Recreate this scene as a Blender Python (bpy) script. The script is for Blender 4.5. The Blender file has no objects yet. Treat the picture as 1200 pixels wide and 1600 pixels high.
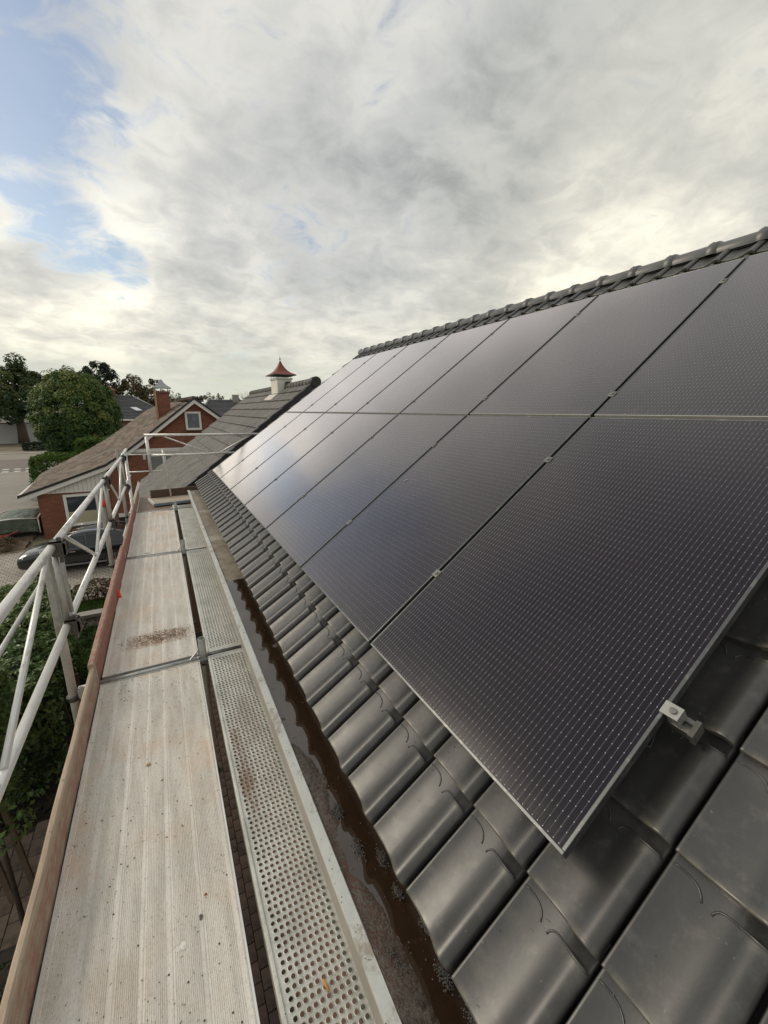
import bpy, math, random
import numpy as np
from mathutils import Vector, Matrix, noise
R = math.radians
sin, cos, pi = math.sin, math.cos, math.pi
random.seed(7)
rng = np.random.default_rng(7)
S = bpy.context.scene
COL = S.collection
H = 6.5                      # eye height over the paving; everything is built relative to the eye, then lifted by H

# ------------------------------------------------------------------ camera
cd = bpy.data.cameras.new('camera'); cam = bpy.data.objects.new('camera', cd); COL.objects.link(cam)
yaw, pitch, roll = 0.49717, 0.24059, 0.00835
fw = Vector((sin(yaw)*cos(pitch), cos(yaw)*cos(pitch), -sin(pitch)))
rt = Vector((cos(yaw), -sin(yaw), 0)); up = rt.cross(fw)
r2 = rt*cos(roll) + up*sin(roll); u2 = up*cos(roll) - rt*sin(roll)
cam.matrix_world = Matrix(((r2.x, u2.x, -fw.x, 0), (r2.y, u2.y, -fw.y, 0), (r2.z, u2.z, -fw.z, H), (0, 0, 0, 1)))
cd.sensor_fit = 'VERTICAL'; cd.sensor_height = 36; cd.lens = 635.09/1600*36
cd.clip_start = 0.05; cd.clip_end = 3000
S.camera = cam

# ------------------------------------------------------------------ light
SUN_DIR = Vector((-0.66, 0.52, 0.55)).normalized()      # towards the sun
sd = bpy.data.lights.new('sun', 'SUN'); sun = bpy.data.objects.new('sun', sd); COL.objects.link(sun)
sd.energy = 1.3; sd.angle = R(24); sd.color = (1.0, 0.90, 0.74)
sun.rotation_euler = SUN_DIR.to_track_quat('Z', 'Y').to_euler()
S.view_settings.view_transform = 'Standard'; S.view_settings.look = 'None'
S.view_settings.exposure = 0.42; S.view_settings.gamma = 1
S.view_settings.use_curve_mapping = False

W = bpy.data.worlds.new('World'); S.world = W; W.use_nodes = True
nt = W.node_tree; N = nt.nodes; L = nt.links
N.clear()
class G:
    """tiny helper to write node maths"""
    def __init__(s, tree): s.t = tree; s.N = tree.nodes; s.L = tree.links
    def n(s, typ, **k):
        o = s.N.new(typ)
        for a, b in k.items(): setattr(o, a, b)
        return o
    def put(s, sock, v):
        if isinstance(v, bpy.types.NodeSocket): s.L.new(v, sock)
        elif v is not None: sock.default_value = v
    def m(s, op, a, b=None, c=None, clamp=False):
        o = s.n('ShaderNodeMath', operation=op); o.use_clamp = clamp
        s.put(o.inputs[0], a); s.put(o.inputs[1], b); s.put(o.inputs[2], c)
        return o.outputs[0]
    def v(s, op, a, b=None):
        o = s.n('ShaderNodeVectorMath', operation=op)
        s.put(o.inputs[0], a); s.put(o.inputs[1], b)
        return o.outputs['Value'] if op in ('DOT_PRODUCT', 'LENGTH', 'DISTANCE') else o.outputs[0]
    def noise(s, vec, scale, detail=4, rough=.55, dist=0.):
        o = s.n('ShaderNodeTexNoise'); s.put(o.inputs['Vector'], vec)
        o.inputs['Scale'].default_value = scale; o.inputs['Detail'].default_value = detail
        o.inputs['Roughness'].default_value = rough; o.inputs['Distortion'].default_value = dist
        return o.outputs['Fac']
    def ss(s, x, a, b, lo=0., hi=1.):
        o = s.n('ShaderNodeMapRange', interpolation_type='SMOOTHSTEP')
        s.put(o.inputs[0], x); o.inputs[1].default_value = a; o.inputs[2].default_value = b
        o.inputs[3].default_value = lo; o.inputs[4].default_value = hi
        return o.outputs[0]
    def lin(s, x, a, b, lo=0., hi=1.):
        o = s.n('ShaderNodeMapRange'); s.put(o.inputs[0], x)
        o.inputs[1].default_value = a; o.inputs[2].default_value = b
        o.inputs[3].default_value = lo; o.inputs[4].default_value = hi
        return o.outputs[0]
    def mix(s, f, a, b, mode='MIX'):
        o = s.n('ShaderNodeMix', data_type='RGBA', blend_type=mode)
        s.put(o.inputs[0], f)
        s.put(o.inputs[6], a if not isinstance(a, tuple) else (*a, 1)[:4]); s.put(o.inputs[7], b if not isinstance(b, tuple) else (*b, 1)[:4])
        return o.outputs[2]
    def comb(s, x, y, z):
        o = s.n('ShaderNodeCombineXYZ'); s.put(o.inputs[0], x); s.put(o.inputs[1], y); s.put(o.inputs[2], z); return o.outputs[0]
    def sep(s, v):
        o = s.n('ShaderNodeSeparateXYZ'); s.put(o.inputs[0], v); return o.outputs

g = G(nt)
dirv = g.v('NORMALIZE', g.n('ShaderNodeTexCoord').outputs['Generated'])
dx, dy, dz = g.sep(dirv)
zz = g.m('MAXIMUM', dz, 0.0)
den = g.m('ADD', zz, 0.24)
plane = g.comb(g.m('DIVIDE', dx, den), g.m('DIVIDE', dy, den), g.m('MULTIPLY', zz, .6))
def lobe(d, w):      # soft patch of sky round a direction
    d = Vector(d).normalized(); o = g.v('DOT_PRODUCT', dirv, tuple(d)); return g.ss(o, cos(w), 1.0)
def add(*a):
    r = a[0]
    for b in a[1:]: r = g.m('ADD', r, b)
    return r
def mul(a, k): return g.m('MULTIPLY', a, k)
n_big = g.noise(plane, 1.15, 7, .56, .4)
n_mid = g.noise(g.v('ADD', plane, (7.3, 2.1, 0)), 2.9, 7, .52, .35)
n_fine = g.noise(g.v('ADD', plane, (1.7, 9.4, 3)), 8.5, 6, .60, .6)
# where the cloud sheet breaks open to blue
hole = add(mul(lobe((-.17, .85, .50), .25), .46), mul(lobe((-.15, .90, .40), .12), .18), mul(lobe((-.11, .952, .286), .10), .46), mul(lobe((-.02, .965, .262), .05), .38),
           mul(lobe((.305, .904, .30), .12), .16), mul(lobe((-.7, .5, .45), .5), .20), mul(lobe((.16, .985, .09), .11), .20), mul(n_big, .35), mul(n_mid, .68), mul(n_fine, 1.15))
blue_f = g.ss(hole, 1.18, 1.66)
blue_f = mul(blue_f, .93)
# cloud brightness
br = add(mul(g.m('SUBTRACT', n_mid, .5), .88), mul(g.m('SUBTRACT', n_fine, .5), .46), mul(g.m('SUBTRACT', n_big, .5), .70),
         mul(lobe((.318, .78, .538), .2), -.05), mul(lobe((.60, .607, .52), .33), -.09), mul(lobe((.204, .872, .445), .2), -.02), mul(lobe((.45, .836, .316), .14), -.05),
         mul(lobe((.79, .54, .29), .24), .25), mul(g.m('MULTIPLY', g.ss(dz, .02, .16), g.ss(dz, .42, .24)), .07), mul(lobe((-.05, .928, .37), .17), .17), mul(lobe((-.12, .975, .17), .25), .12), mul(lobe((-.5, .8, .35), .4), .08), mul(lobe((-.16, .93, .332), .07), .12), mul(lobe((-.05, .98, .14), .4), .05))
val = g.m('ADD', br, .485)
grey = g.n('ShaderNodeValToRGB'); g.put(grey.inputs[0], val)
el = grey.color_ramp.elements
el[0].position = .18; el[0].color = (.28, .295, .295, 1)
el[1].position = .92; el[1].color = (.95, .92, .80, 1)
for p_, c_ in ((.38, (.43, .44, .43)), (.52, (.515, .515, .495)), (.68, (.66, .65, .60))):
    e_ = el.new(p_); e_.color = (*c_, 1)
warm = g.m('ADD', g.ss(dz, .34, .02), mul(lobe((.8, .53, .29), .5), .7), clamp=True)
cloudc = g.mix(mul(warm, .8), grey.outputs[0], g.mix(1., grey.outputs[0], (1.03, 1.0, .90), 'MULTIPLY'))
cloudc = g.mix(g.ss(dz, .16, .0), cloudc, (.56, .58, .50))
sky = g.n('ShaderNodeTexSky', sky_type='NISHITA'); sky.sun_disc = False
sky.sun_elevation = math.asin(SUN_DIR.z); sky.sun_rotation = math.atan2(SUN_DIR.x, SUN_DIR.y)
sky.air_density = 1.2; sky.dust_density = 1.5
bg1 = g.n('ShaderNodeBackground'); L.new(sky.outputs[0], bg1.inputs[0]); bg1.inputs[1].default_value = .088
bg2 = g.n('ShaderNodeBackground'); L.new(cloudc, bg2.inputs[0]); bg2.inputs[1].default_value = 0.95
mixs = g.n('ShaderNodeMixShader'); cloud_cover = g.m('SUBTRACT', 1., blue_f)
L.new(cloud_cover, mixs.inputs[0]); L.new(bg1.outputs[0], mixs.inputs[1]); L.new(bg2.outputs[0], mixs.inputs[2])
out = g.n('ShaderNodeOutputWorld'); L.new(mixs.outputs[0], out.inputs[0])
W.cycles.sampling_method = 'MANUAL'; W.cycles.sample_map_resolution = 1024

# ------------------------------------------------------------------ materials
MATS = {}
def mat(name, col, rough=.6, metal=0., var=.12, vscale=3., col2=None, dirt=None, bump=0., bscale=40., spec=.5, coat=0., coatr=.1, extra=None, stretch=None, tone=0.):
    """one procedural material: base colour broken up by two noises, optional dirt, bump and per-piece tone"""
    if name in MATS: return MATS[name]
    m = bpy.data.materials.new(name); m.use_nodes = True; t = G(m.node_tree); t.N.clear()
    o = t.n('ShaderNodeOutputMaterial'); b = t.n('ShaderNodeBsdfPrincipled'); t.L.new(b.outputs[0], o.inputs[0])
    P = t.n('ShaderNodeTexCoord').outputs['Object']
    if stretch: P = t.v('MULTIPLY', P, stretch)
    n1 = t.noise(P, vscale, 5, .6); n2 = t.noise(P, vscale*6.3, 4, .6)
    f = t.m('ADD', t.m('MULTIPLY', n1, .65), t.m('MULTIPLY', n2, .35))
    c2 = col2 or tuple(c*.55 for c in col)
    c = t.mix(t.lin(f, .35, .65, 0, 1), tuple(min(1, x*(1+var)) for x in col), tuple(x*(1-var) for x in col))
    if col2: c = t.mix(t.ss(n1, .45, .62), c, c2)
    if dirt:
        dc, amt, ds = dirt; nd = t.noise(P, ds, 6, .7)
        c = t.mix(t.m('MULTIPLY', t.ss(nd, .52, .66), amt), c, dc)
    if tone:
        rnd = t.n('ShaderNodeObjectInfo').outputs['Random']
        at = t.n('ShaderNodeAttribute', attribute_name='tone').outputs['Fac']
        k = t.m('FRACT', t.m('ADD', rnd, at))
        c = t.mix(1., c, t.comb(*[t.lin(k, 0, 1, 1-tone, 1+tone)]*3), 'MULTIPLY')
    t.put(b.inputs['Base Color'], c)
    t.put(b.inputs['Roughness'], t.lin(f, .3, .7, max(0, rough-.07), min(1, rough+.07)))
    b.inputs['Metallic'].default_value = metal; b.inputs['Specular IOR Level'].default_value = spec
    b.inputs['Coat Weight'].default_value = coat; b.inputs['Coat Roughness'].default_value = coatr
    if bump:
        bp = t.n('ShaderNodeBump'); bp.inputs['Distance'].default_value = bump; bp.inputs['Strength'].default_value = 1.
        t.put(bp.inputs['Height'], t.noise(P, bscale, 4, .65)); t.L.new(bp.outputs[0], b.inputs['Normal'])
    if extra: extra(t, b, P, c)
    MATS[name] = m
    return m

# ------------------------------------------------------------------ mesh helpers
class MB:
    def __init__(s): s.v = []; s.f = []; s.sm = []; s.tone = []
    def add(s, vs, fs, smooth=False, tone=0.):
        o = len(s.v); s.v += [tuple(p) for p in vs]; s.f += [tuple(i+o for i in f) for f in fs]
        s.sm += [smooth]*len(fs); s.tone += [tone]*len(fs)
        return s
    def box(s, a, b, M=None, tone=0.):
        (x0, y0, z0), (x1, y1, z1) = a, b
        vs = [(x0, y0, z0), (x1, y0, z0), (x1, y1, z0), (x0, y1, z0), (x0, y0, z1), (x1, y0, z1), (x1, y1, z1), (x0, y1, z1)]
        if M is not None: vs = [M @ Vector(p) for p in vs]
        return s.add(vs, [(0, 3, 2, 1), (4, 5, 6, 7), (0, 1, 5, 4), (1, 2, 6, 5), (2, 3, 7, 6), (3, 0, 4, 7)], tone=tone)
    def bar(s, p, q, w, h, upv=(0, 0, 1)):
        """rectangular bar from p to q"""
        p, q = Vector(p), Vector(q); d = (q-p); l = d.length; d.normalize()
        a = d.cross(Vector(upv)).normalized(); b = a.cross(d)
        M = Matrix(((a.x, d.x, b.x, p.x), (a.y, d.y, b.y, p.y), (a.z, d.z, b.z, p.z), (0, 0, 0, 1)))
        return s.box((-w/2, 0, -h/2), (w/2, l, h/2), M)
    def tube(s, pts, r, n=12, caps=True, r_in=None):
        pts = [Vector(p) for p in pts]; rs = r if isinstance(r, (list, tuple)) else [r]*len(pts)
        vs = []; fs = []
        prev = None
        for i, p in enumerate(pts):
            d = (pts[min(i+1, len(pts)-1)]-pts[max(i-1, 0)]).normalized()
            if prev is None:
                a = d.cross(Vector((0, 0, 1)) if abs(d.z) < .95 else Vector((1, 0, 0))).normalized()
            else: a = (prev - d*prev.dot(d)).normalized()
            prev = a; b = d.cross(a)
            vs += [p + (a*cos(2*pi*k/n) + b*sin(2*pi*k/n))*rs[i] for k in range(n)]
        for i in range(len(pts)-1):
            for k in range(n):
                k2 = (k+1) % n; fs.append((i*n+k, i*n+k2, (i+1)*n+k2, (i+1)*n+k))
        s.add(vs, fs, smooth=True)
        if caps:
            o = len(s.v)-len(vs); e = (len(pts)-1)*n
            if r_in:      # open tube end: rim and a short bore
                for base, p, q in ((e, pts[-1], pts[-2]),):
                    d = (q-p).normalized()
                    ring = [Vector(vs[base+k]) for k in range(n)]
                    inn = [p+(x-p)*(r_in/rs[-1]) for x in ring]; dn = [x+d*.06 for x in inn]
                    s.add(ring+inn+dn, [(k, (k+1) % n, n+(k+1) % n, n+k) for k in range(n)] + [(n+k, n+(k+1) % n, 2*n+(k+1) % n, 2*n+k) for k in range(n)] + [tuple(2*n+k for k in range(n))])
            else:
                s.f.append(tuple(o+e+k for k in range(n))); s.sm.append(False); s.tone.append(0.)
            s.f.append(tuple(o+k for k in reversed(range(n)))); s.sm.append(False); s.tone.append(0.)
        return s
    def prism(s, poly, axis, a, b):
        """poly: list of 2D points; axis 'x','y','z'; extruded from a to b"""
        def P(p, t): return {'x': (t, p[0], p[1]), 'y': (p[0], t, p[1]), 'z': (p[0], p[1], t)}[axis]
        n = len(poly); vs = [P(p, a) for p in poly]+[P(p, b) for p in poly]
        fs = [(i, (i+1) % n, n+(i+1) % n, n+i) for i in range(n)] + [tuple(reversed(range(n))), tuple(range(n, 2*n))]
        return s.add(vs, fs)
    def ico(s, c, r, n=6, squash=1.):
        c = Vector(c); vs = [c+Vector((0, 0, r*squash)), c-Vector((0, 0, r*squash))]
        for k in range(n): vs.append(c+Vector((cos(2*pi*k/n)*r, sin(2*pi*k/n)*r, random.uniform(-.3, .3)*r*squash)))
        fs = []
        for k in range(n): a_, b_ = 2+k, 2+(k+1) % n; fs += [(0, a_, b_), (1, b_, a_)]
        return s.add(vs, fs)
    def ob(s, name, m, parent=None, world=True, kind=None, fix=True):
        me = bpy.data.meshes.new(name); me.from_pydata(s.v, [], s.f)
        me.polygons.foreach_set('use_smooth', s.sm)
        if any(s.tone):
            at = me.attributes.new('tone', 'FLOAT', 'FACE'); at.data.foreach_set('value', s.tone)
        me.materials.append(m)
        if fix:
            import bmesh
            bm = bmesh.new(); bm.from_mesh(me); bmesh.ops.recalc_face_normals(bm, faces=bm.faces); bm.to_mesh(me); bm.free()
        return link(name, me, parent, world, kind)
def link(name, me, parent=None, world=True, kind=None):
    o = bpy.data.objects.new(name, me); COL.objects.link(o)
    if parent is not None:
        o.parent = parent
        if world and parent.parent is None and parent.type == 'EMPTY': o.location = -parent.location
    if kind: o['kind'] = kind
    return o
def tag(o, label, cat, group=None):
    o['label'] = label; o['category'] = cat
    if group: o['group'] = group
    return o
def thing(name, label, cat, loc=(0, 0, 0), rot=(0, 0, 0), group=None):
    o = bpy.data.objects.new(name, None); COL.objects.link(o); o.location = loc; o.rotation_euler = rot
    o.empty_display_size = .2
    return tag(o, label, cat, group)
def struct(name, mb, m): return mb.ob(name, m, None, kind='structure')
def dup(o, parent=None, loc=None, rot=None, label=None):
    c = o.copy(); COL.objects.link(c); c.parent = parent
    if loc is not None: c.location = loc
    if rot is not None: c.rotation_euler = rot
    if label: c['label'] = label
    for ch in list(o.children): dup(ch, c)
    return c
def bevel(o, w=.003, seg=2):
    md = o.modifiers.new('b', 'BEVEL'); md.width = w; md.segments = seg; md.limit_method = 'ANGLE'; md.angle_limit = R(40)
    return o

# ------------------------------------------------------------------ material library
galv = mat('galvanised_steel', (.50, .51, .49), .42, .55, .14, 9, dirt=((.22, .20, .17), .5, 14), bump=.0006, bscale=60)
alu = mat('scaffold_aluminium', (.72, .715, .69), .38, .35, .10, 7, dirt=((.30, .27, .22), .6, 13), bump=.0005, bscale=90, stretch=(1, .3, 1))
alu_dull = mat('dull_aluminium', (.50, .49, .46), .5, .4, .12, 7, dirt=((.25, .22, .18), .5, 11), bump=.0005, bscale=70)
dark_steel = mat('dark_steel', (.11, .10, .09), .5, .5, .15, 20, dirt=((.1, .06, .04), .5, 20))
concrete = mat('concrete', (.33, .31, .28), .85, 0, .12, 4, bump=.002, bscale=60)
white_paint = mat('white_paint', (.74, .73, .69), .45, 0, .05, 2)
blackm = mat('black_plastic', (.02, .02, .021), .45, 0, .1, 4)
glassm = mat('window_glass', (.05, .06, .07), .06, 0, .2, 1.5, spec=.9)

# ------------------------------------------------------------------ ground
def sheet(name, pts, z, m): return struct(name, MB().add([(x, y, z) for x, y in pts], [tuple(range(len(pts)))]), m)
GZ = -H
soil = mat('verge_soil', (.16, .125, .085), .95, 0, .25, .5, col2=(.10, .11, .05), bump=.02, bscale=6)
sheet('ground', [(-900, -300), (900, -300), (900, 1500), (-900, 1500)], GZ, soil)
asphalt_light = mat('light_asphalt', (.27, .245, .21), .85, 0, .10, .5, bump=.004, bscale=40)
asphalt = mat('red_grey_asphalt', (.175, .15, .135), .88, 0, .08, .4, bump=.004, bscale=40)
cycle = mat('cycle_path', (.25, .225, .19), .88, 0, .08, .4)
sheet('forecourt', [(-60, 26.6), (-6.4, 26.6), (-6.4, 34.0), (-5, 40), (10, 40), (10, 56.2), (-80, 56.2)], GZ+.004, asphalt_light)
sheet('road', [(-120, 56.2), (60, 56.2), (60, 71), (-120, 71)], GZ+.008, asphalt)
sheet('cycle_path', [(-120, 71), (60, 71), (60, 79.6), (-120, 79.6)], GZ+.012, cycle)
struct('far_kerb', MB().box((-120, 79.6, GZ-.2), (60, 80.2, GZ+.14)), mat('kerb_stone', (.45, .43, .38), .8, 0, .1, 1))
sheet('far_pavement', [(-120, 80.2), (60, 80.2), (60, 85), (-120, 85)], GZ+.016, mat('far_paving', (.22, .18, .15), .9, 0, .1, .6))
struct('near_kerb', MB().box((-60, 55.9, GZ-.2), (8, 56.2, GZ+.02)), MATS['kerb_stone'])
wm = mat('road_paint', (.62, .61, .58), .7, 0, .12, 2)
rm = thing('road_marking', 'two rows of white block marking across the road before the far houses', 'road marking', (-14, 57, GZ))
blk = None
for row, (yy, h) in enumerate(((57.0, .8), (59.3, .8))):
    for k in range(26):
        x = -32 + k*1.0 + .5*row
        q = MB().add([(-.27, -h/2, 0), (.27, -h/2, 0), (.27, h/2, 0), (-.27, h/2, 0)], [(0, 1, 2, 3)]) if blk is None else None
        if blk is None: blk = q.ob('marking_block', wm, rm, world=False)
        c = blk if (row == 0 and k == 0) else None
        if c is None: c = blk.copy(); COL.objects.link(c)
        c.location = (x+14, yy-57, .0125)

# block paving of the driveway, a real grid of joints in relief
def paving_extra(t, b, P, c):
    br = t.n('ShaderNodeTexBrick'); br.offset = .5
    mp = t.n('ShaderNodeMapping'); mp.inputs['Rotation'].default_value = (0, 0, R(-8)); t.L.new(P, mp.inputs[0]); t.L.new(mp.outputs[0], br.inputs['Vector'])
    br.inputs['Scale'].default_value = 1; br.inputs['Brick Width'].default_value = .21; br.inputs['Row Height'].default_value = .21
    br.inputs['Mortar Size'].default_value = .012; br.inputs['Color1'].default_value = (.40, .365, .31, 1); br.inputs['Color2'].default_value = (.30, .27, .23, 1)
    br.inputs['Mortar'].default_value = (.11, .095, .075, 1); br.inputs['Bias'].default_value = -.2
    cc = t.mix(t.ss(t.noise(P, .8, 5), .4, .65, 0, .35), br.outputs['Color'], (.20, .17, .13))
    t.put(b.inputs['Base Color'], cc)
    bp = t.n('ShaderNodeBump'); bp.inputs['Distance'].default_value = .01; t.put(bp.inputs['Height'], t.m('SUBTRACT', 1., br.outputs['Fac'])); t.L.new(bp.outputs[0], b.inputs['Normal'])
pave = mat('block_paving', (.3, .27, .22), .85, extra=paving_extra)
sheet('driveway', [(-14, 16.4), (1.5, 16.4), (1.5, 25.9), (-5.2, 25.5), (-6.4, 23.8), (-14, 25.0)], GZ+.006, pave)
bed = mat('planting_bed', (.12, .085, .055), .95, 0, .4, 3, bump=.05, bscale=14)
mb = MB()
nx, ny = 40, 16
for j in range(ny+1):
    for i in range(nx+1):
        x = -13+6.7*i/nx; y = 24.3+2.3*j/ny - (.35*(1-i/nx))
        mb.v.append((x, y, GZ+.02+.16*noise.noise((x*2.2, y*2.2, 0))+.12*sin(pi*i/nx)*sin(pi*j/ny)+.05))
for j in range(ny):
    for i in range(nx): a = j*(nx+1)+i; mb.f.append((a, a+1, a+nx+2, a+nx+1)); mb.sm.append(True); mb.tone.append(0)
struct('planting_bed', mb, bed)
struct('garden_kerb', MB().box((-3.6, 14.9, GZ-.1), (-1.2, 15.25, GZ+.12)), concrete)
lawn = mat('lawn', (.075, .13, .03), .9, 0, .3, 4, bump=.03, bscale=30)
sheet('lawn', [(-3.8, 15.25), (-.8, 15.25), (-.8, 16.4), (-3.8, 16.4)], GZ+.02, lawn)

# clinker pavers under the scaffold, each one a piece
paver_m = mat('dark_paver', (.088, .060, .046), .8, 0, .2, 9, dirt=((.04, .032, .026), .7, 5), bump=.003, bscale=50, tone=.28)
path = MB().box((-1.2, 1.0, GZ-.2), (1.0, 15, GZ+.03)).ob('brick_path', mat('paver_sand', (.035, .03, .025), .95), None, kind='structure')
pv = MB(); pv.box((-.0485, -.099, -.05), (.0485, .099, 0)); pv0 = None
for i in range(9):
    for j in range(44):
        x = -.10 + i*.103; y = 1.6 + j*.206 + (.103 if i % 2 else 0)
        if y > 10: continue
        if pv0 is None: pv0 = pv.ob('paver', paver_m, path, world=False); bevel(pv0, .006, 1); q = pv0
        else: q = pv0.copy(); COL.objects.link(q)
        q.location = (x, y, GZ+.055+random.uniform(-.003, .003)); q.rotation_euler = (random.uniform(-.01, .01), random.uniform(-.015, .015), random.uniform(-.02, .02))
slab = MB().box((-4.2, 5.2, GZ-.2), (-1.9, 7.15, GZ+.015)).ob('garden_path', mat('path_sand', (.04, .035, .03), .95), None, kind='structure')
gp_m = mat('garden_paver', (.17, .13, .10), .85, 0, .15, 6, dirt=((.06, .05, .04), .6, 4), tone=.15)
gp0 = None
gm = MB(); gm.box((-.098, -.148, -.05), (.098, .148, 0))
for i in range(9):
    for j in range(6):
        if gp0 is None: gp0 = gm.ob('paver', gp_m, slab, world=False); bevel(gp0, .006, 1); q = gp0
        else: q = gp0.copy(); COL.objects.link(q)
        q.location = (-3.75+i*.205, 5.35+j*.305+(.15 if i % 2 else 0), GZ+.035)

# ------------------------------------------------------------------ our house
A = 0.635888; ca, sa = cos(A), sin(A)
SL = Vector((ca, 0, sa)); NN = Vector((-sa, 0, ca)); P0 = Vector((.744, .456, -1.035))
E0 = P0 - NN*.11           # tile surface datum under the panel corner
V0 = -.393; GA = .2985; TW = .2125; U0 = .084
YN, YF = -2.2, 8.62
brick_dark = None
def brick_extra(scale=1., col1=(.31, .108, .058), col2=(.20, .062, .034), mort=(.20, .13, .10)):
    def f(t, b, P, c):
        x, y, z = t.sep(P)
        geo = t.n('ShaderNodeNewGeometry'); tn = t.n('ShaderNodeVectorTransform', vector_type='NORMAL', convert_from='WORLD', convert_to='OBJECT'); t.L.new(geo.outputs['True Normal'], tn.inputs[0])
        nx_, ny_, nz_ = t.sep(tn.outputs[0])
        along = t.mix(t.ss(t.m('ABSOLUTE', nx_), .6, .8), t.comb(x, z, 0.), t.comb(y, z, 0.))
        br = t.n('ShaderNodeTexBrick'); t.L.new(along, br.inputs['Vector'])
        br.inputs['Scale'].default_value = scale; br.inputs['Brick Width'].default_value = .22; br.inputs['Row Height'].default_value = .0625
        br.inputs['Mortar Size'].default_value = .008; br.inputs['Color1'].default_value = (*col1, 1); br.inputs['Color2'].default_value = (*col2, 1); br.inputs['Mortar'].default_value = (*mort, 1)
        cc = t.mix(t.ss(t.noise(P, .9, 4), .42, .68, 0, .4), br.outputs['Color'], tuple(k*.6 for k in col1))
        t.put(b.inputs['Base Color'], cc)
        bp = t.n('ShaderNodeBump'); bp.inputs['Distance'].default_value = .01; t.put(bp.inputs['Height'], t.m('SUBTRACT', 1., br.outputs['Fac'])); t.L.new(bp.outputs[0], b.inputs['Normal'])
    return f
brick_red = mat('red_brick', (.2, .06, .03), .85, extra=brick_extra())
brick_brown = mat('brown_brick', (.16, .08, .05), .85, extra=brick_extra(1, (.20, .10, .065), (.14, .07, .045), (.2, .16, .13)))

def tile_extra(t, b, P, c):
    geo = t.n('ShaderNodeNewGeometry')
    b.inputs['Sheen Weight'].default_value = 0
    # tile noses paler in broken patches, plus pale dust specks (object space)
    x, y, z = t.sep(P)
    nose = t.m('MULTIPLY', t.ss(x, .02, -.002), t.ss(t.noise(P, 28, 5), .30, .6))
    spk = t.m('MULTIPLY', t.ss(t.noise(t.v('ADD', geo.outputs['Position'], (0, 0, 0)), 60, 2, .5), .735, .76), .35)
    cc = t.mix(t.m('MULTIPLY', nose, .34), c, (.26, .235, .18))
    cc = t.mix(spk, cc, (.25, .23, .19))
    patch = t.noise(geo.outputs['Position'], 5.0, 6, .65)
    cc = t.mix(t.ss(patch, .5, .75, 0, .35), cc, (.15, .14, .125)); t.put(b.inputs['Roughness'], t.lin(patch, .35, .7, .36, .54))
    t.put(b.inputs['Base Color'], cc)
tile_m = mat('anthracite_tile', (.052, .0505, .0495), .38, .28, .10, 10, spec=.6, coat=.28, coatr=.30, bump=.00022, bscale=150, extra=tile_extra, tone=.15, dirt=((.15, .14, .125), .35, 6))
house = thing('house', 'our own house with anthracite tiled roof below the solar panels', 'house', (2, 3, GZ))
RV = 4.08
EV = E0 + SL*V0; RD = E0 + SL*RV
zu = -.05
def roofpt(v, y, n=0.): p = E0 + SL*v + NN*n; return (p.x, y, p.z)
rm_ = MB()
yn, yf = YN, YF-.03
a0, a1 = roofpt(V0+.03, 0, zu), roofpt(RV, 0, zu)
xr = RD.x + (RD.x-a0[0])
rm_.prism([(a0[0], a0[2]), (a1[0], a1[2]), (xr, a0[2]), (xr, a0[2]-.08), (a1[0], a1[2]-.12), (a0[0], a0[2]-.08)], 'y', yn, yf)
roof = rm_.ob('roof', mat('roof_underlay', (.02, .02, .02), .8), house)
bw = MB().box((.66, YN+.15, GZ), (xr-.3, YF-.25, -1.75)); bw.prism([(.72, -1.72), (xr-.36, -1.72), (RD.x, RD.z-.35)], 'y', YN+.15, YF-.25)
bw.ob('wall', brick_brown, house)

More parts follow.
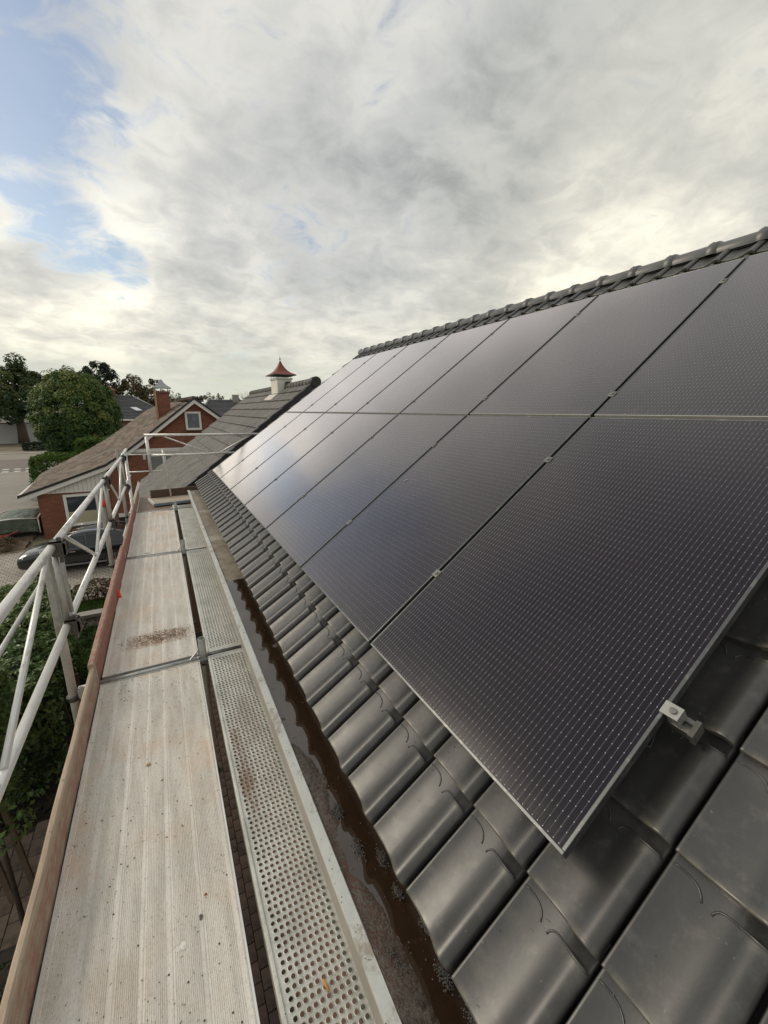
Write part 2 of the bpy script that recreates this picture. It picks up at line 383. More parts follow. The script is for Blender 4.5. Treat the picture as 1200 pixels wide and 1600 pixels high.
# one interlocking tile: pan, roll, lock edge, curved ribs. local x = up the slope, y = along the eave, z = out
def tile_mesh():
    prof = [(.0035, -.012), (.0036, .0035), (.006, .0062), (.012, .0055), (.02, .0028), (.045, .0), (.075, -.0015), (.105, .0), (.125, .0038), (.142, .0110), (.155, .0190), (.167, .0252), (.179, .0282), (.190, .0268), (.199, .0215), (.2045, .0150), (.2060, .0120), (.2062, -.012)]
    prof = [(TW-y, z) for y, z in prof][::-1]      # roll on the side nearest the eye
    ts = [-.003, .0, .004, .009, .05, .15, .255, .2615, .2625, .34]
    vs = []; fs = []
    n = len(prof)
    for t_ in ts:
        for (y, z) in prof:
            zz_ = z
            if t_ >= .2620 and z > .012: zz_ = .0125            # flattened shoulder under the next course
            if t_ < 0: zz_ = z-.0030
            if .004 <= t_ < .02 and z > .01: zz_ = z*.985
            vs.append((t_, y, zz_ + .021*(1-(t_+.0)/.2985)))
    for i in range(len(ts)-1):
        for k in range(n-1): a = i*n+k; fs.append((a, a+1, a+n+1, a+n))
    mb = MB(); mb.add(vs, fs, smooth=True)
    # front edge with thickness
    fr = [(vs[k][0], vs[k][1], vs[k][2]) for k in range(n)]; lo = [(x+.002, y, max(-.004, z-.021 if z < .03 else -.003)) for x, y, z in fr]
    lo = [(x-.0005, y, (z if .01 < abs(z) else z)-.019) for k, (x, y, z) in enumerate(fr)]
    mb.add(fr+lo, [(k, k+1, n+k+1, n+k) for k in range(n-1)])
    # side skirts
    for k in (0, n-1):
        col_ = [vs[i*n+k] for i in range(len(ts))]; m_ = len(col_)
        mb.add(col_+[(x, y, z-.016) for x, y, z in col_], [(i, i+1, m_+i+1, m_+i) for i in range(m_-1)])
    # ribs
    def zat(y, t_):
        for (ya, za), (yb, zb) in zip(prof, prof[1:]):
            if ya <= y <= yb: return za+(zb-za)*(y-ya)/(yb-ya) + .021*(1-t_/.2985)
        return .0
    def rib(pts): mb.tube([(t_, TW-s_, zat(TW-s_, t_)+.0002) for t_, s_ in pts], .0026, 6, caps=True)
    rib([(.272, .010), (.274, .024), (.274, .040), (.271, .055), (.265, .066), (.256, .074), (.245, .079)])
    rib([(.240, .101), (.249, .103), (.257, .109), (.261, .119), (.2615, .135), (.2610, .150), (.2605, .165), (.2600, .180), (.2600, .195), (.2600, .204)])
    return mb
tm = tile_mesh()
t0 = tm.ob('roof_tile', tile_m, roof, world=False)
mdn = t0.data
NTILE = 0
def put_tile(k, r, first=[True]):
    global NTILE
    u = U0 + TW*k; v = V0 + GA*r
    p = E0 + SL*v + NN*(-.021); 
    if first[0]: o = t0; first[0] = False
    else: o = t0.copy(); COL.objects.link(o)
    o.location = (p.x, P0.y+u-TW+random.uniform(-.0012, .0012), p.z)
    o.rotation_euler = (random.uniform(-.004, .004), -A+random.uniform(-.004, .004), random.uniform(-.003, .003)); NTILE += 1
K0, K1 = -9, 38
for k in range(K0, K1+1):
    for r in (0, 1): put_tile(k, r)
for k in range(-7, 1):
    for r in range(2, 13): put_tile(k, r)
for k in range(K0, K1+1):
    for r in (13, 14):
        if k >= K0 and NTILE < 299: put_tile(k, r)
# the courses that lie hidden under the panels, joined
vb = np.array(tm.v); VV = []; FF = []; SM = []
for k in range(K0, K1+1):
    for r in range(2, 15):
        if -7 <= k <= 0 and r < 13: continue
        if r >= 13: continue
        u = U0+TW*k; p = E0+SL*(V0+GA*r)+NN*(-.021)
        prof_i = [(-.002, 0.0), (-.002, .02), (-.002, .05), (-.002, .15), (-.002, .205)]
        ys = (0.004, .02, .036, .06, .1, .208); zs = (.004, .0225, .0225, .012, .0, .004)
        o = len(VV)
        for t_ in (-.002, .30):
            for y, z in zip(ys, zs):
                q = p + SL*t_ + NN*(z+.021*(1-t_/.2985)); VV.append((q.x, P0.y+u-TW+y, q.z))
        for y, z in zip(ys, zs):
            q = p + SL*(-.002) + NN*(z); VV.append((q.x, P0.y+u-TW+y, q.z))
        for i in range(5): FF.append((o+i, o+i+1, o+6+i+1, o+6+i)); FF.append((o+i, o+12+i, o+12+i+1, o+i+1)); SM += [True, False]
hb = MB(); hb.v = VV; hb.f = FF; hb.sm = SM; hb.tone = [0.]*len(FF)
hb.ob('hidden_roof_tiles', tile_m, roof, kind='stuff', fix=False)
# ridge caps
def cap_mesh():
    mb = MB(); n = 14
    rs = [(-.012, .085), (0, .104), (.010, .110), (.052, .110), (.062, .104), (.070, .094), (.33, .090)]
    vs = []
    for y, r in rs:
        for k in range(n+1):
            th = pi*(-.06 + 1.12*k/n); vs.append((r*cos(th)*1.12, y, r*sin(th)*.86))
    fs = [(i*(n+1)+k, i*(n+1)+k+1, (i+1)*(n+1)+k+1, (i+1)*(n+1)+k) for i in range(len(rs)-1) for k in range(n)]
    mb.add(vs, fs, smooth=True)
    mb.add([vs[k] for k in range(n+1)]+[(0, -.02, -.03)], [(k, k+1, n+1) for k in range(n)])
    mb.tube([(-.070, .03, .066), (-.080, .03, .076)], .008, 8)
    return mb
ridge_m = mat('ridge_glaze', (.12, .118, .115), .42, .4, .12, 9, spec=.6, bump=.0004, bscale=140, tone=.1)
c0 = cap_mesh().ob('ridge_tile', ridge_m, roof, world=False)
y = YN; first = True
while y < YF-.05:
    o = c0 if first else c0.copy()
    if not first: COL.objects.link(o)
    first = False
    o.location = (RD.x, y+random.uniform(-.004, .004), RD.z-.050); o.rotation_euler = (0, random.uniform(-.012, .012), 0); y += .318
MB().prism([(RD.x+a_, RD.z+b_) for a_, b_ in ((-.10, -.06), (-.085, .0), (-.035, .04), (.035, .04), (.085, .0), (.10, -.06))], 'y', YF-.02, YF+.01).ob('ridge_end_cap', tile_m, roof)
# dark ridge roll between caps and top course
MB().prism([(RD.x-.10, RD.z-.075), (RD.x, RD.z+.0), (RD.x+.10, RD.z-.075), (RD.x, RD.z-.1)], 'y', YN, YF-.04).ob('ridge_underlay', mat('ridge_roll', (.018, .018, .018), .9), roof)
# gutter: broad box gutter with a pale metal trim
gfx = .346
trim_m = mat('gutter_trim', (.52, .53, .50), .45, .25, .10, 4, dirt=((.28, .22, .16), .75, 9), bump=.0008, bscale=60)
tr = MB(); tr.prism([(gfx+.014, -1.60), (gfx+.014, -1.486), (gfx-.012, -1.486), (gfx-.012, -1.477), (gfx-.008, -1.470), (gfx+.024, -1.470), (gfx+.028, -1.476), (gfx+.028, -1.60)], 'y', YN, YF-.15)
tr.ob('gutter_edge_trim', trim_m, house)
MB().box((gfx+.020, YN, -1.9), (.70, YF-.15, -1.53)).ob('gutter_box', mat('gutter_wood', (.35, .33, .29), .7), house)
def gutter_floor_extra(t, b, P, c):
    x, y, z = t.sep(P)
    n1 = t.noise(P, 7, 6, .65); n3 = t.noise(P, 60, 4, .7); n4 = t.noise(P, 2.5, 4)
    dry = t.ss(t.m('ADD', y, t.m('MULTIPLY', n1, .5)), 3.80, 3.88)
    tan = t.mix(t.ss(n1, .4, .7), (.27, .235, .18), (.17, .14, .105)); tan = t.mix(t.ss(n4, .55, .66, 0, .6), tan, (.42, .40, .34))
    mud = t.mix(t.ss(n3, .42, .6), (.10, .082, .066), (.040, .030, .022))
    redm = t.m('MULTIPLY', t.ss(t.m('ABSOLUTE', t.m('SUBTRACT', y, .93)), .42, .05), t.ss(t.m('ADD', n3, t.m('MULTIPLY', n1, .5)), .68, .86))
    mud = t.mix(t.m('MULTIPLY', redm, .6), mud, (.15, .055, .032)); gr_ = t.noise(P, 260, 3, .7); mud = t.mix(t.ss(gr_, .5, .7, 0, .6), mud, (.15, .125, .10)); mud = t.mix(t.ss(gr_, .48, .32, 0, .6), mud, (.02, .015, .011))
    t.put(b.inputs['Base Color'], t.mix(dry, mud, tan))
    t.put(b.inputs['Roughness'], t.m('ADD', t.m('MULTIPLY', dry, .4), .42))
gm_ = mat('gutter_mud', (.08, .06, .05), .5, bump=.004, bscale=120, extra=gutter_floor_extra)
mb = MB(); x0, x1 = gfx+.026, .78; nx = 26
def ys_(): 
    y = .2
    while y < YF-.2:
        yield y
        y += .012 if y < 2.2 else (.025 if y < 4.5 else .1)
YS = [-2.1, -1]+list(ys_())+[YF-.16]
WZ = -1.487
for y in YS:
    for i in range(nx+1):
        x = x0+(x1-x0)*i/nx
        wet = 1-min(1, max(0, (y-3.52)/.2))
        h = .020*noise.noise((x*5, y*2.4, 1))+.012*noise.noise((x*17, y*11, 4))+.006*noise.noise((x*60, y*60, 2))
        edge = .60-.42*min(1, max(0, (y-.3)/3.2))+.10*noise.noise((y*2.1, 8, 0))                     # sediment bank on the trim side
        bank = .024*math.tanh((edge-(x-x0)/.17)*3); sw = min(1, max(0, (y-1.45)/.3)); bank = bank*(1-sw)-.022*sw
        dam = .028*(math.exp(-((y-1.72+.25*(x-.5))/.03)**2)+.9*math.exp(-((y-2.42)/.04)**2)+.9*math.exp(-((y-3.02)/.03)**2))*(.7+.6*noise.noise((x*20, y*8, 3)))
        z = -1.489 + (h*.55 + bank*.7 - .004 + dam)*wet + (1-wet)*(.008+.25*h)
        mb.v.append((x, y, min(z, -1.464)))
for j in range(len(YS)-1):
    for i in range(nx): a = j*(nx+1)+i; mb.f.append((a, a+1, a+nx+2, a+nx+1)); mb.sm.append(True); mb.tone.append(0)
o = mb.ob('gutter_silt', gm_, house, fix=False); o['kind'] = 'stuff'
water_m = mat('gutter_water', (.032, .019, .011), .03, 0, .25, 5, spec=1.0)
MB().add([(x0-.02, .1, WZ), (.79, .1, WZ), (.79, 3.66, WZ), (x0-.02, 3.66, WZ)], [(0, 1, 2, 3)]).ob('gutter_water', water_m, house)
mb = MB()
for (cx, cy, n_, sp) in ((.545, .62, 90, .018), (.560, .74, 60, .014), (.535, .98, 70, .016), (.46, 1.22, 60, .02), (.43, .72, 60, .025), (.555, .50, 90, .02), (.475, 1.05, 40, .02), (.53, .86, 50, .012)):
    for _ in range(n_*3):
        mb.ico((cx*.956+random.gauss(0, sp*.42), cy*.956+random.gauss(0, sp*.9), -1.483+random.uniform(0, .012)), random.uniform(.0014, .0026), 5)
for _ in range(220):
    y = random.uniform(.45, 3.9); mb.ico((random.uniform(.385, .55), y, -1.486+random.uniform(0, .006)), random.uniform(.0012, .003), 5, .7)
mb.ob('gutter_gravel', mat('grey_grit', (.10, .095, .09), .75, 0, .35, 60), house, kind='stuff')
mb = MB()
for _ in range(120):      # grit and specks lying on the lower tiles
    v = random.uniform(V0+.02, .1); u = random.uniform(-.4, 2.6)
    p = E0+SL*v+NN*(.021*(1-((v-V0) % GA)/GA)-.017); mb.ico((p.x, P0.y+u, p.z), random.uniform(.0010, .0024), 5)
mb.ob('tile_grit', MATS['grey_grit'], house, kind='stuff')

# ------------------------------------------------------------------ solar panels
PW, PL = 1.040, 1.7163
def cell_extra(t, b, P, c):
    x, y, z = t.sep(P)
    fy = t.m('FRACT', t.m('DIVIDE', t.m('ADD', y, -.0197+.1), .01672))
    dl = t.m('ABSOLUTE', t.m('SUBTRACT', t.m('FRACT', t.m('ADD', fy, .5-.0)), .5))
    inside = t.m('MULTIPLY', t.m('LESS_THAN', t.m('ABSOLUTE', t.m('SUBTRACT', y, PW/2)), PW/2-.0165), t.m('LESS_THAN', t.m('ABSOLUTE', t.m('SUBTRACT', x, PL/2)), PL/2-.012))
    lineW = t.m('MULTIPLY', t.ss(dl, .055, .02), inside)
    fx = t.m('FRACT', t.m('DIVIDE', t.m('ADD', x, -.0145+.0155), .0310))
    dd = t.m('ABSOLUTE', t.m('SUBTRACT', fx, .5))
    dot = t.m('MULTIPLY', t.m('MULTIPLY', t.ss(dl, .085, .06), t.ss(dd, .045, .032)), inside)
    cg = t.m('ABSOLUTE', t.m('SUBTRACT', t.m('FRACT', t.m('DIVIDE', x, .0845)), .5))
    gap = t.m('MULTIPLY', t.ss(cg, .488, .494), .5)
    cc = t.mix(gap, (.0082, .0078, .0145), (.003, .003, .0045))
    big = t.noise(t.n('ShaderNodeNewGeometry').outputs['Position'], 1.1, 3, .5)
    cc = t.mix(t.ss(big, .4, .65), cc, t.mix(1., cc, (1.5, 1.15, 1.05), 'MULTIPLY'))  # patchy pink tint: sky reflection in the coated glass, put into base colour
    cc = t.mix(t.m('MULTIPLY', lineW, .25), cc, (.36, .36, .38)); cc = t.mix(t.m('MULTIPLY', dot, .58), cc, (.62, .62, .66))
    dust = t.noise(P, 90, 3, .6); cc = t.mix(t.m('MULTIPLY', t.ss(dust, .72, .78), .4), cc, (.3, .3, .3))
    film = t.noise(P, 2.2, 5, .6); cc = t.mix(t.lin(film, .3, .7, .002, .012), cc, (.45, .42, .42))
    drip = t.noise(t.v('MULTIPLY', P, (3., 40., 1.)), 2.0, 4, .6)
    cc = t.mix(t.m('MULTIPLY', t.m('MULTIPLY', t.ss(x, .10, .01), t.ss(drip, .40, .65)), .10), cc, (.22, .20, .17))
    t.put(b.inputs['Base Color'], cc)
    b.inputs['Coat Weight'].default_value = 0.; b.inputs['Specular IOR Level'].default_value = .06
    gl = t.n('ShaderNodeBsdfGlossy'); gl.inputs['Color'].default_value = (.98, .92, .92, 1); t.put(gl.inputs['Roughness'], t.lin(film, .3, .7, .13, .20))
    lw = t.n('ShaderNodeLayerWeight'); lw.inputs['Blend'].default_value = .5
    fr_ = t.m('ADD', t.m('MULTIPLY', t.m('POWER', lw.outputs['Facing'], 3.1), .97), .013); fr_ = t.m('ADD', fr_, t.ss(lw.outputs['Facing'], .66, .84, 0, .40), clamp=True)
    ms = t.n('ShaderNodeMixShader'); t.put(ms.inputs[0], fr_); t.L.new(b.outputs[0], ms.inputs[1]); t.L.new(gl.outputs[0], ms.inputs[2])
    t.L.new(ms.outputs[0], [q for q in t.N if q.type == 'OUTPUT_MATERIAL'][0].inputs[0])
cell_m = mat('solar_glass', (.01, .01, .015), .5, coat=1., extra=cell_extra)
frame_m = mat('black_anodised_frame', (.13, .135, .135), .36, .8, .1, 4, dirt=((.32, .30, .26), .5, 20))
clamp_m = mat('clamp_metal', (.22, .215, .20), .38, .8, .1, 12, dirt=((.1, .09, .08), .5, 30))
mb = MB(); f_ = .0095; hgt = .032
def rail_bar(x0, y0, x1, y1): mb.box((x0, y0, -hgt), (x1, y1, 0))
rail_bar(0, 0, f_, PW); rail_bar(PL-f_, 0, PL, PW); rail_bar(f_, 0, PL-f_, f_); rail_bar(f_, PW-f_, PL-f_, PW)
frame_mb = mb
glass_mb = MB().box((f_-.001, f_-.001, -.008), (PL-f_+.001, PW-f_+.001, -.0016))
def mid_clamp():
    mb = MB(); mb.box((-.020, -.019, -.02), (.020, .019, -.0005)); mb.v = mb.v; mb.box((-.020, -.019, .0), (.020, .019, .0035))
    mb.tube([(0, 0, .0035), (0, 0, .0085)], .0085, 10); return mb
row_names = ('lower', 'upper')
ordn = ['nearest', 'second nearest', 'third nearest', 'fourth nearest', 'fifth nearest', 'sixth nearest', 'farthest']
extra_lab = {(0, 0): 'black solar panel with its free corner above the open tiles, nearest of the lower row',
             (1, 0): 'black solar panel cut by the photo edge below the ridge, nearest of the upper row',
             (0, 6): 'pale reflecting solar panel at the far verge, last of the lower row',
             (1, 6): 'narrow-looking solar panel at the far end of the ridge, last of the upper row'}
first_panel = None
for r in (0, 1):
    for c in range(7):
        lab = extra_lab.get((r, c), 'black solar panel, %s one of the %s row' % (ordn[c], 'lower (gutter side)' if r == 0 else 'upper (ridge side)'))
        p = P0 + SL*(r*(PL+.020)) + Vector((0, c*(PW+.01984), 0))
        if first_panel is None:
            t_ = thing('solar_panel', lab, 'solar panel', p, (0, -A, 0), 'black solar panels on the tiled roof'); first_panel = t_
            bevel(frame_mb.ob('frame', frame_m, t_, world=False), .0012, 1); glass_mb.ob('glass', cell_m, t_, world=False)
        else: t_ = dup(first_panel, None, p, None, lab)
clamp0 = None
def put_clamp(parent, v, y):
    global clamp0
    if clamp0 is None: clamp0 = mid_clamp().ob('clamp', clamp_m, parent, world=False); bevel(clamp0, .001, 1); o = clamp0
    else: o = clamp0.copy(); COL.objects.link(o); o.parent = parent
    o.location = (v, y, .001)
panels = [o for o in COL.objects if o.name.startswith('solar_panel')]
for idx, t_ in enumerate(panels):
    r, c = divmod(idx, 7)
    for v in ((.459, 1.337) if r == 0 else (1.93-PL-.02, 3.147-PL-.02)):
        if c < 6: put_clamp(t_, v, PW+.00992)
st_ = None
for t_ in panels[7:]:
    if st_ is None: st_ = MB().box((-.0035, .004, -.020), (-.0004, PW-.004, .0012)).ob('lit_lip_strip', mat('painted_lip_light', (.52, .50, .45), .5, .3), t_, world=False)  # added pale strip: light on the upper frames' lower lip, put into colour
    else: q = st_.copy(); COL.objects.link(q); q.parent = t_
# rails under the panels; the lowest one sticks out with its end clamp
for i, v in enumerate((.459, 1.337, 1.93, 3.147)):
    labs = ['aluminium mounting rail whose end sticks out beside the nearest lower solar panel', 'aluminium mounting rail under the upper half of the lower panel row',
            'aluminium mounting rail under the lower half of the upper panel row', 'topmost aluminium mounting rail under the panels near the ridge']
    q = P0+SL*v
    t_ = thing('mounting_rail', labs[i], 'rail', q, (0, -A, 0), 'rails under the solar panels')
    rl = MB(); rl.prism([(-.02, -.072), (.02, -.072), (.02, -.034), (.007, -.034), (.007, -.044), (-.007, -.044), (-.007, -.034), (-.02, -.034)], 'y', -.060, 7.46)
    rl.ob('rail_profile', mat('rail_metal', (.20, .19, .175), .4, .75, .15, 10, dirt=((.06, .055, .05), .6, 20)), t_, world=False)
    ec = MB().box((-.024, -.067, -.076), (.024, -.055, -.030)); ec.box((-.017, -.0685, -.068), (.017, -.066, -.040)); ec.ob('end_cap', mat('rail_cap', (.09, .085, .075), .6), t_, world=False)
    cl = MB(); cl.prism([(-.034, .0), (-.0005, .0), (-.0005, .0012), (.010, .0012), (.010, .0045), (-.034, .0045)], 'x', -.019, .019); cl.box((-.019, -.034, -.034), (.019, -.030, .0))
    cl.box((-.016, -.026, -.034), (.016, -.004, -.002))
    cl.ob('end_clamp', mat('end_clamp_metal', (.36, .355, .33), .4, .6, .12, 30), t_, world=False)
    MB().tube([(0, -.016, .0045), (0, -.016, .010)], .0085, 12).tube([(0, -.016, .010), (0, -.016, .0102)], .0045, 6).ob('bolt', clamp_m, t_, world=False)
    hk = None
    for k in range(9):
        u = .35+k*.85
        if hk is None:
            m_ = MB().box((-.05, -.015, -.085), (.02, .015, -.075)); m_.box((-.16, -.015, -.104), (-.05, .015, -.098)); m_.box((-.052, -.015, -.104), (-.046, .015, -.075)); hk = m_.ob('roof_hook', galv, t_, world=False); o = hk
        else: o = hk.copy(); COL.objects.link(o)
        o.location = (0, u, .003)
# black cable seen under the edge of the near panel
cb = MB().tube([tuple(P0+SL*a_+Vector((0, b_, 0))+NN*c_) for a_, b_, c_ in ((.15, .3, -.04), (.30, .06, -.06), (.37, .012, -.085), (.42, .02, -.08), (.50, .10, -.05), (.8, .3, -.04))], .003, 6)
tag(cb.ob('cable', blackm), 'thin black cable hanging under the edge of the nearest panel', 'cable')
bd = MB()
for (u, v, s_) in ((2.0, .95, .011), (3.15, 1.1, .006)):
    for _ in range(10): 
        p = P0+SL*(v+random.gauss(0, s_*.6))+Vector((0, u+random.gauss(0, s_*.5), 0))+NN*.0; bd.ico(p, random.uniform(.003, .007), 6, .12)
tag(bd.ob('bird_dropping', mat('dropping', (.55, .55, .52), .8)), 'small pale bird dropping on the glass of the second lower panel', 'dropping')

# ------------------------------------------------------------------ scaffold
DZ = -1.72; BAY = 2.57; Y0 = .33
def deck_extra(t, b, P, c):
    geo = t.n('ShaderNodeNewGeometry').outputs['Position']
    x, y, z = t.sep(geo)
    st = t.v('MULTIPLY', geo, (1., .12, 1.))
    streak = t.noise(st, 26, 5, .6); blotch = t.noise(geo, 4.5, 6, .65); fine = t.noise(geo, 70, 4, .7)
    cc = t.mix(t.ss(streak, .35, .7), (.78, .745, .685), (.62, .59, .535))
    cc = t.mix(t.ss(blotch, .45, .7, 0, .45), cc, (.66, .56, .455))
    cc = t.mix(t.ss(fine, .56, .75, 0, .4), cc, (.40, .36, .31))
    spk = t.noise(geo, 75, 2, .4); cc = t.mix(t.m('MULTIPLY', t.ss(spk, .725, .745), .8), cc, (.07, .055, .04))
    mott = t.noise(t.v('MULTIPLY', geo, (1., .45, 1.)), 210, 3, .7); cc = t.mix(t.ss(mott, .50, .70, 0, .42), cc, (.33, .285, .23)); cc = t.mix(t.ss(mott, .46, .30, 0, .35), cc, (.86, .82, .74))
    peach = t.noise(t.v('ADD', geo, (3., 1., 0.)), 2.6, 4, .6); cc = t.mix(t.ss(peach, .50, .68, 0, .35), cc, (.70, .50, .34))
    # dried mud patch on the second deck
    mx = t.m('MULTIPLY', t.ss(t.m('ABSOLUTE', t.m('SUBTRACT', x, -.18)), .27, .12), t.ss(t.m('ABSOLUTE', t.m('SUBTRACT', y, 3.33)), .14, .05))
    mud = t.m('MULTIPLY', mx, t.ss(t.noise(t.v('MULTIPLY', geo, (1, 1.8, 1)), 24, 6, .75), .40, .52)); cc = t.mix(t.m('MULTIPLY', mud, .85), cc, (.32, .20, .11))
    t.put(b.inputs['Base Color'], cc); t.put(b.inputs['Roughness'], t.lin(fine, .3, .7, .45, .7))
deck_m = mat('worn_deck', (.5, .45, .38), .55, .12, bump=.0012, bscale=150, extra=deck_extra)
def deck_mesh():
    mb = MB(); W_ = .57; prof = []; x = 0.
    band = [.0, .088, .182, .262, .345, .440, .552]
    while x < W_:
        inb = any(b_ <= x < b_+.016 for b_ in band)
        if inb: prof += [(x, 0.)]; x += .004
        else: prof += [(x, -.0020), (x+.0022, -.0020), (x+.0030, .0002), (x+.0048, .0002)]; x += .0056
    prof = [p for p in prof if p[0] <= W_]
    n = len(prof); L_ = BAY-.09
    vs = [(px, 0, pz) for px, pz in prof]+[(px, L_, pz) for px, pz in prof]
    mb.add(vs, [(i, i+1, n+i+1, n+i) for i in range(n-1)])
    mb.box((0, 0, -.06), (W_, L_, -.003))
    return mb
dk = None
deck_labels = ['nearest ribbed metal walking deck with grit and a small pebble', 'second walking deck with a brown dried mud patch at its near end', 'third walking deck with two handle slots, before the brown plywood deck']
for i in range(3):
    loc = (-.505, Y0+.045+BAY*i, DZ)
    if dk is None:
        dk = thing('scaffold_deck', deck_labels[0], 'scaffold deck', loc, group='metal walking decks of the scaffold')
        deck_mesh().ob('deck_surface', deck_m, dk, world=False)
        MB().box((-.004, -.006, -.062), (.574, 0, .004)).ob('end_frame', alu_dull, dk, world=False); MB().box((-.004, BAY-.09, -.062), (.574, BAY-.084, .004)).ob('end_frame', alu_dull, dk, world=False)
        MB().box((-.006, 0, -.062), (0, BAY-.09, .0035)).ob('side_frame', alu, dk, world=False); MB().box((.570, 0, -.062), (.577, BAY-.09, .0035)).ob('side_frame', alu, dk, world=False)
    else:
        d_ = dup(dk, None, loc, None, deck_labels[i])
        if i == 2:
            for xx, yy in ((.20, .07), (.25, BAY-.20)):
                MB().prism([(xx+cos(a)*.035*(1 if abs(cos(a)) > .1 else 1), yy+sin(a)*.010) for a in [2*pi*k/12 for k in range(12)]], 'z', .0003, .0012).ob('handle_slot', blackm, d_, world=False)
# first bay lies partly behind the eye
dup(dk, None, (-.505, Y0+.045-BAY, DZ), None, 'walking deck behind the nearest one, under the photographer')

# perforated steel planks with raised holes
steel_m = None
def steel_extra(t, b, P, c):
    geo = t.n('ShaderNodeNewGeometry').outputs['Position']; x, y, z = t.sep(geo)
    bl = t.noise(geo, 6, 6, .7); f = t.noise(geo, 60, 4, .7)
    cc = t.mix(t.ss(bl, .4, .7), (.62, .62, .57), (.45, .445, .40)); cc = t.mix(t.ss(f, .5, .7, 0, .5), cc, (.25, .235, .20))
    # rust and red mud near the middle of the nearest plank, towards its outer side
    a_ = t.m('SUBTRACT', y, 1.75); d_ = t.m('SUBTRACT', x, .19)
    rr = t.m('ADD', t.m('MULTIPLY', t.m('MULTIPLY', a_, a_), 5.), t.m('MULTIPLY', t.m('MULTIPLY', d_, d_), 300.))
    cc = t.mix(t.m('MULTIPLY', t.ss(t.m('ADD', t.m('MULTIPLY', rr, .6), t.m('ADD', t.m('MULTIPLY', bl, 1.6), t.m('MULTIPLY', f, 1.2))), 1.75, 1.30), .8), cc, (.23, .145, .095))
    a2 = t.m('SUBTRACT', y, 2.15); d2 = t.m('SUBTRACT', x, .26)
    r2_ = t.m('ADD', t.m('MULTIPLY', t.m('MULTIPLY', a2, a2), 14.), t.m('MULTIPLY', t.m('MULTIPLY', d2, d2), 120.))
    cc = t.mix(t.m('MULTIPLY', t.ss(t.m('ADD', t.m('MULTIPLY', r2_, .5), t.m('ADD', t.m('MULTIPLY', bl, 1.4), t.m('MULTIPLY', f, 1.6))), 1.75, 1.30), .55), cc, (.10, .095, .085))
    t.put(b.inputs['Base Color'], cc)
steel_m = mat('plank_steel', (.5, .5, .46), .45, .35, bump=.0008, bscale=80, extra=steel_extra)
def plank_mesh():
    mb = MB(); L_ = BAY-.07; PWD = .256; px, py = .0205, .0235
    x_in, n_c = .028, 10; n_r = int((L_-.06)/py)
    wdt = (PWD-2*.024)/n_c; n = 8
    # surround strips
    for xa, xb, za, zb in ((0, .006, 0, .006), (.006, .012, .006, .006), (.012, .015, .006, .0), (.015, .024, 0, 0)):
        for flip in (0, 1):
            a_, b_ = (xa, xb) if not flip else (PWD-xb, PWD-xa); z1, z2 = (za, zb) if not flip else (zb, za)
            mb.add([(a_, 0, z1), (b_, 0, z2), (b_, L_, z2), (a_, L_, z1)], [(0, 1, 2, 3)])
    ys0 = (L_-n_r*py)/2
    for a_, b_ in ((0, ys0), (L_-ys0, L_)): mb.add([(.024, a_, 0), (PWD-.024, a_, 0), (PWD-.024, b_, 0), (.024, b_, 0)], [(0, 1, 2, 3)])
    ang = [pi/8+2*pi*k/n for k in range(n)]
    for j in range(n_r):
        off = 0.5*wdt*(.16 if j % 2 else -.16)*1.0
        for i in range(n_c):
            xa = .024+i*wdt; ya = ys0+j*py; cx, cy = xa+wdt/2+off, ya+py/2; hx, hy = wdt/2, py/2
            sq = []
            for k in range(n):
                c_, s__ = cos(ang[k]), sin(ang[k]); m_ = max(abs(c_), abs(s__)); sq.append((xa+wdt/2+c_/m_*hx, ya+py/2+s__/m_*hy, 0))
            o1 = [(cx+cos(a)*.0096, cy+sin(a)*.0096, 0.0002) for a in ang]
            o2 = [(cx+cos(a)*.0074, cy+sin(a)*.0074, .0030) for a in ang]
            o3 = [(cx+cos(a)*.0070, cy+sin(a)*.0070, .0006) for a in ang]
            # square corners: two faces share the cell corner, close enough with 8 points (corners at 45 deg added)
            vs = sq+o1+o2+o3; cor = [(xa, ya, 0), (xa+wdt, ya, 0), (xa+wdt, ya+py, 0), (xa, ya+py, 0)]
            fs = [(k, (k+1) % n, n+(k+1) % n, n+k) for k in range(n)]
            fs2 = [(n*q_+k, n*q_+(k+1) % n, n*(q_+1)+(k+1) % n, n*(q_+1)+k) for q_ in (1, 2) for k in range(n)]
            mb.add(vs+cor, fs+[(0, 4*n+2, 1), (2, 4*n+3, 3), (4, 4*n+0, 5), (6, 4*n+1, 7)]); 
            mb.add(vs, fs2, smooth=True)
    # folded sides below
    mb.box((0, 0, -.07), (.003, L_, -.0005)); mb.box((PWD-.003, 0, -.07), (PWD, L_, -.0005))
    mb.box((.003, 0, -.073), (.03, L_, -.07)); mb.box((PWD-.03, 0, -.073), (PWD-.003, L_, -.07))
    return mb
pk = None
pl_labels = ['nearest perforated steel plank with rust-brown stain, beside the gutter', 'second perforated steel plank, before the third gap towards the gable', 'farthest perforated steel plank along the gutter, before the end platform']
for i in range(3):
    loc = (.128, Y0+.035+BAY*i, DZ+.004)
    if pk is None:
        pk = thing('steel_plank', pl_labels[0], 'scaffold plank', loc, group='perforated steel planks beside the gutter')
        plank_mesh().ob('perforated_surface', steel_m, pk, world=False, fix=False)
        MB().box((0, -.012, -.045), (.256, 0, .002)).ob('end_hook', galv, pk, world=False); MB().box((0, BAY-.07, -.045), (.256, BAY-.058, .002)).ob('end_hook', galv, pk, world=False)
    else: dup(pk, None, loc, None, pl_labels[i])
dup(pk, None, (.128, Y0+.035-BAY, DZ+.004), None, 'perforated steel plank behind the nearest one, under the photographer')
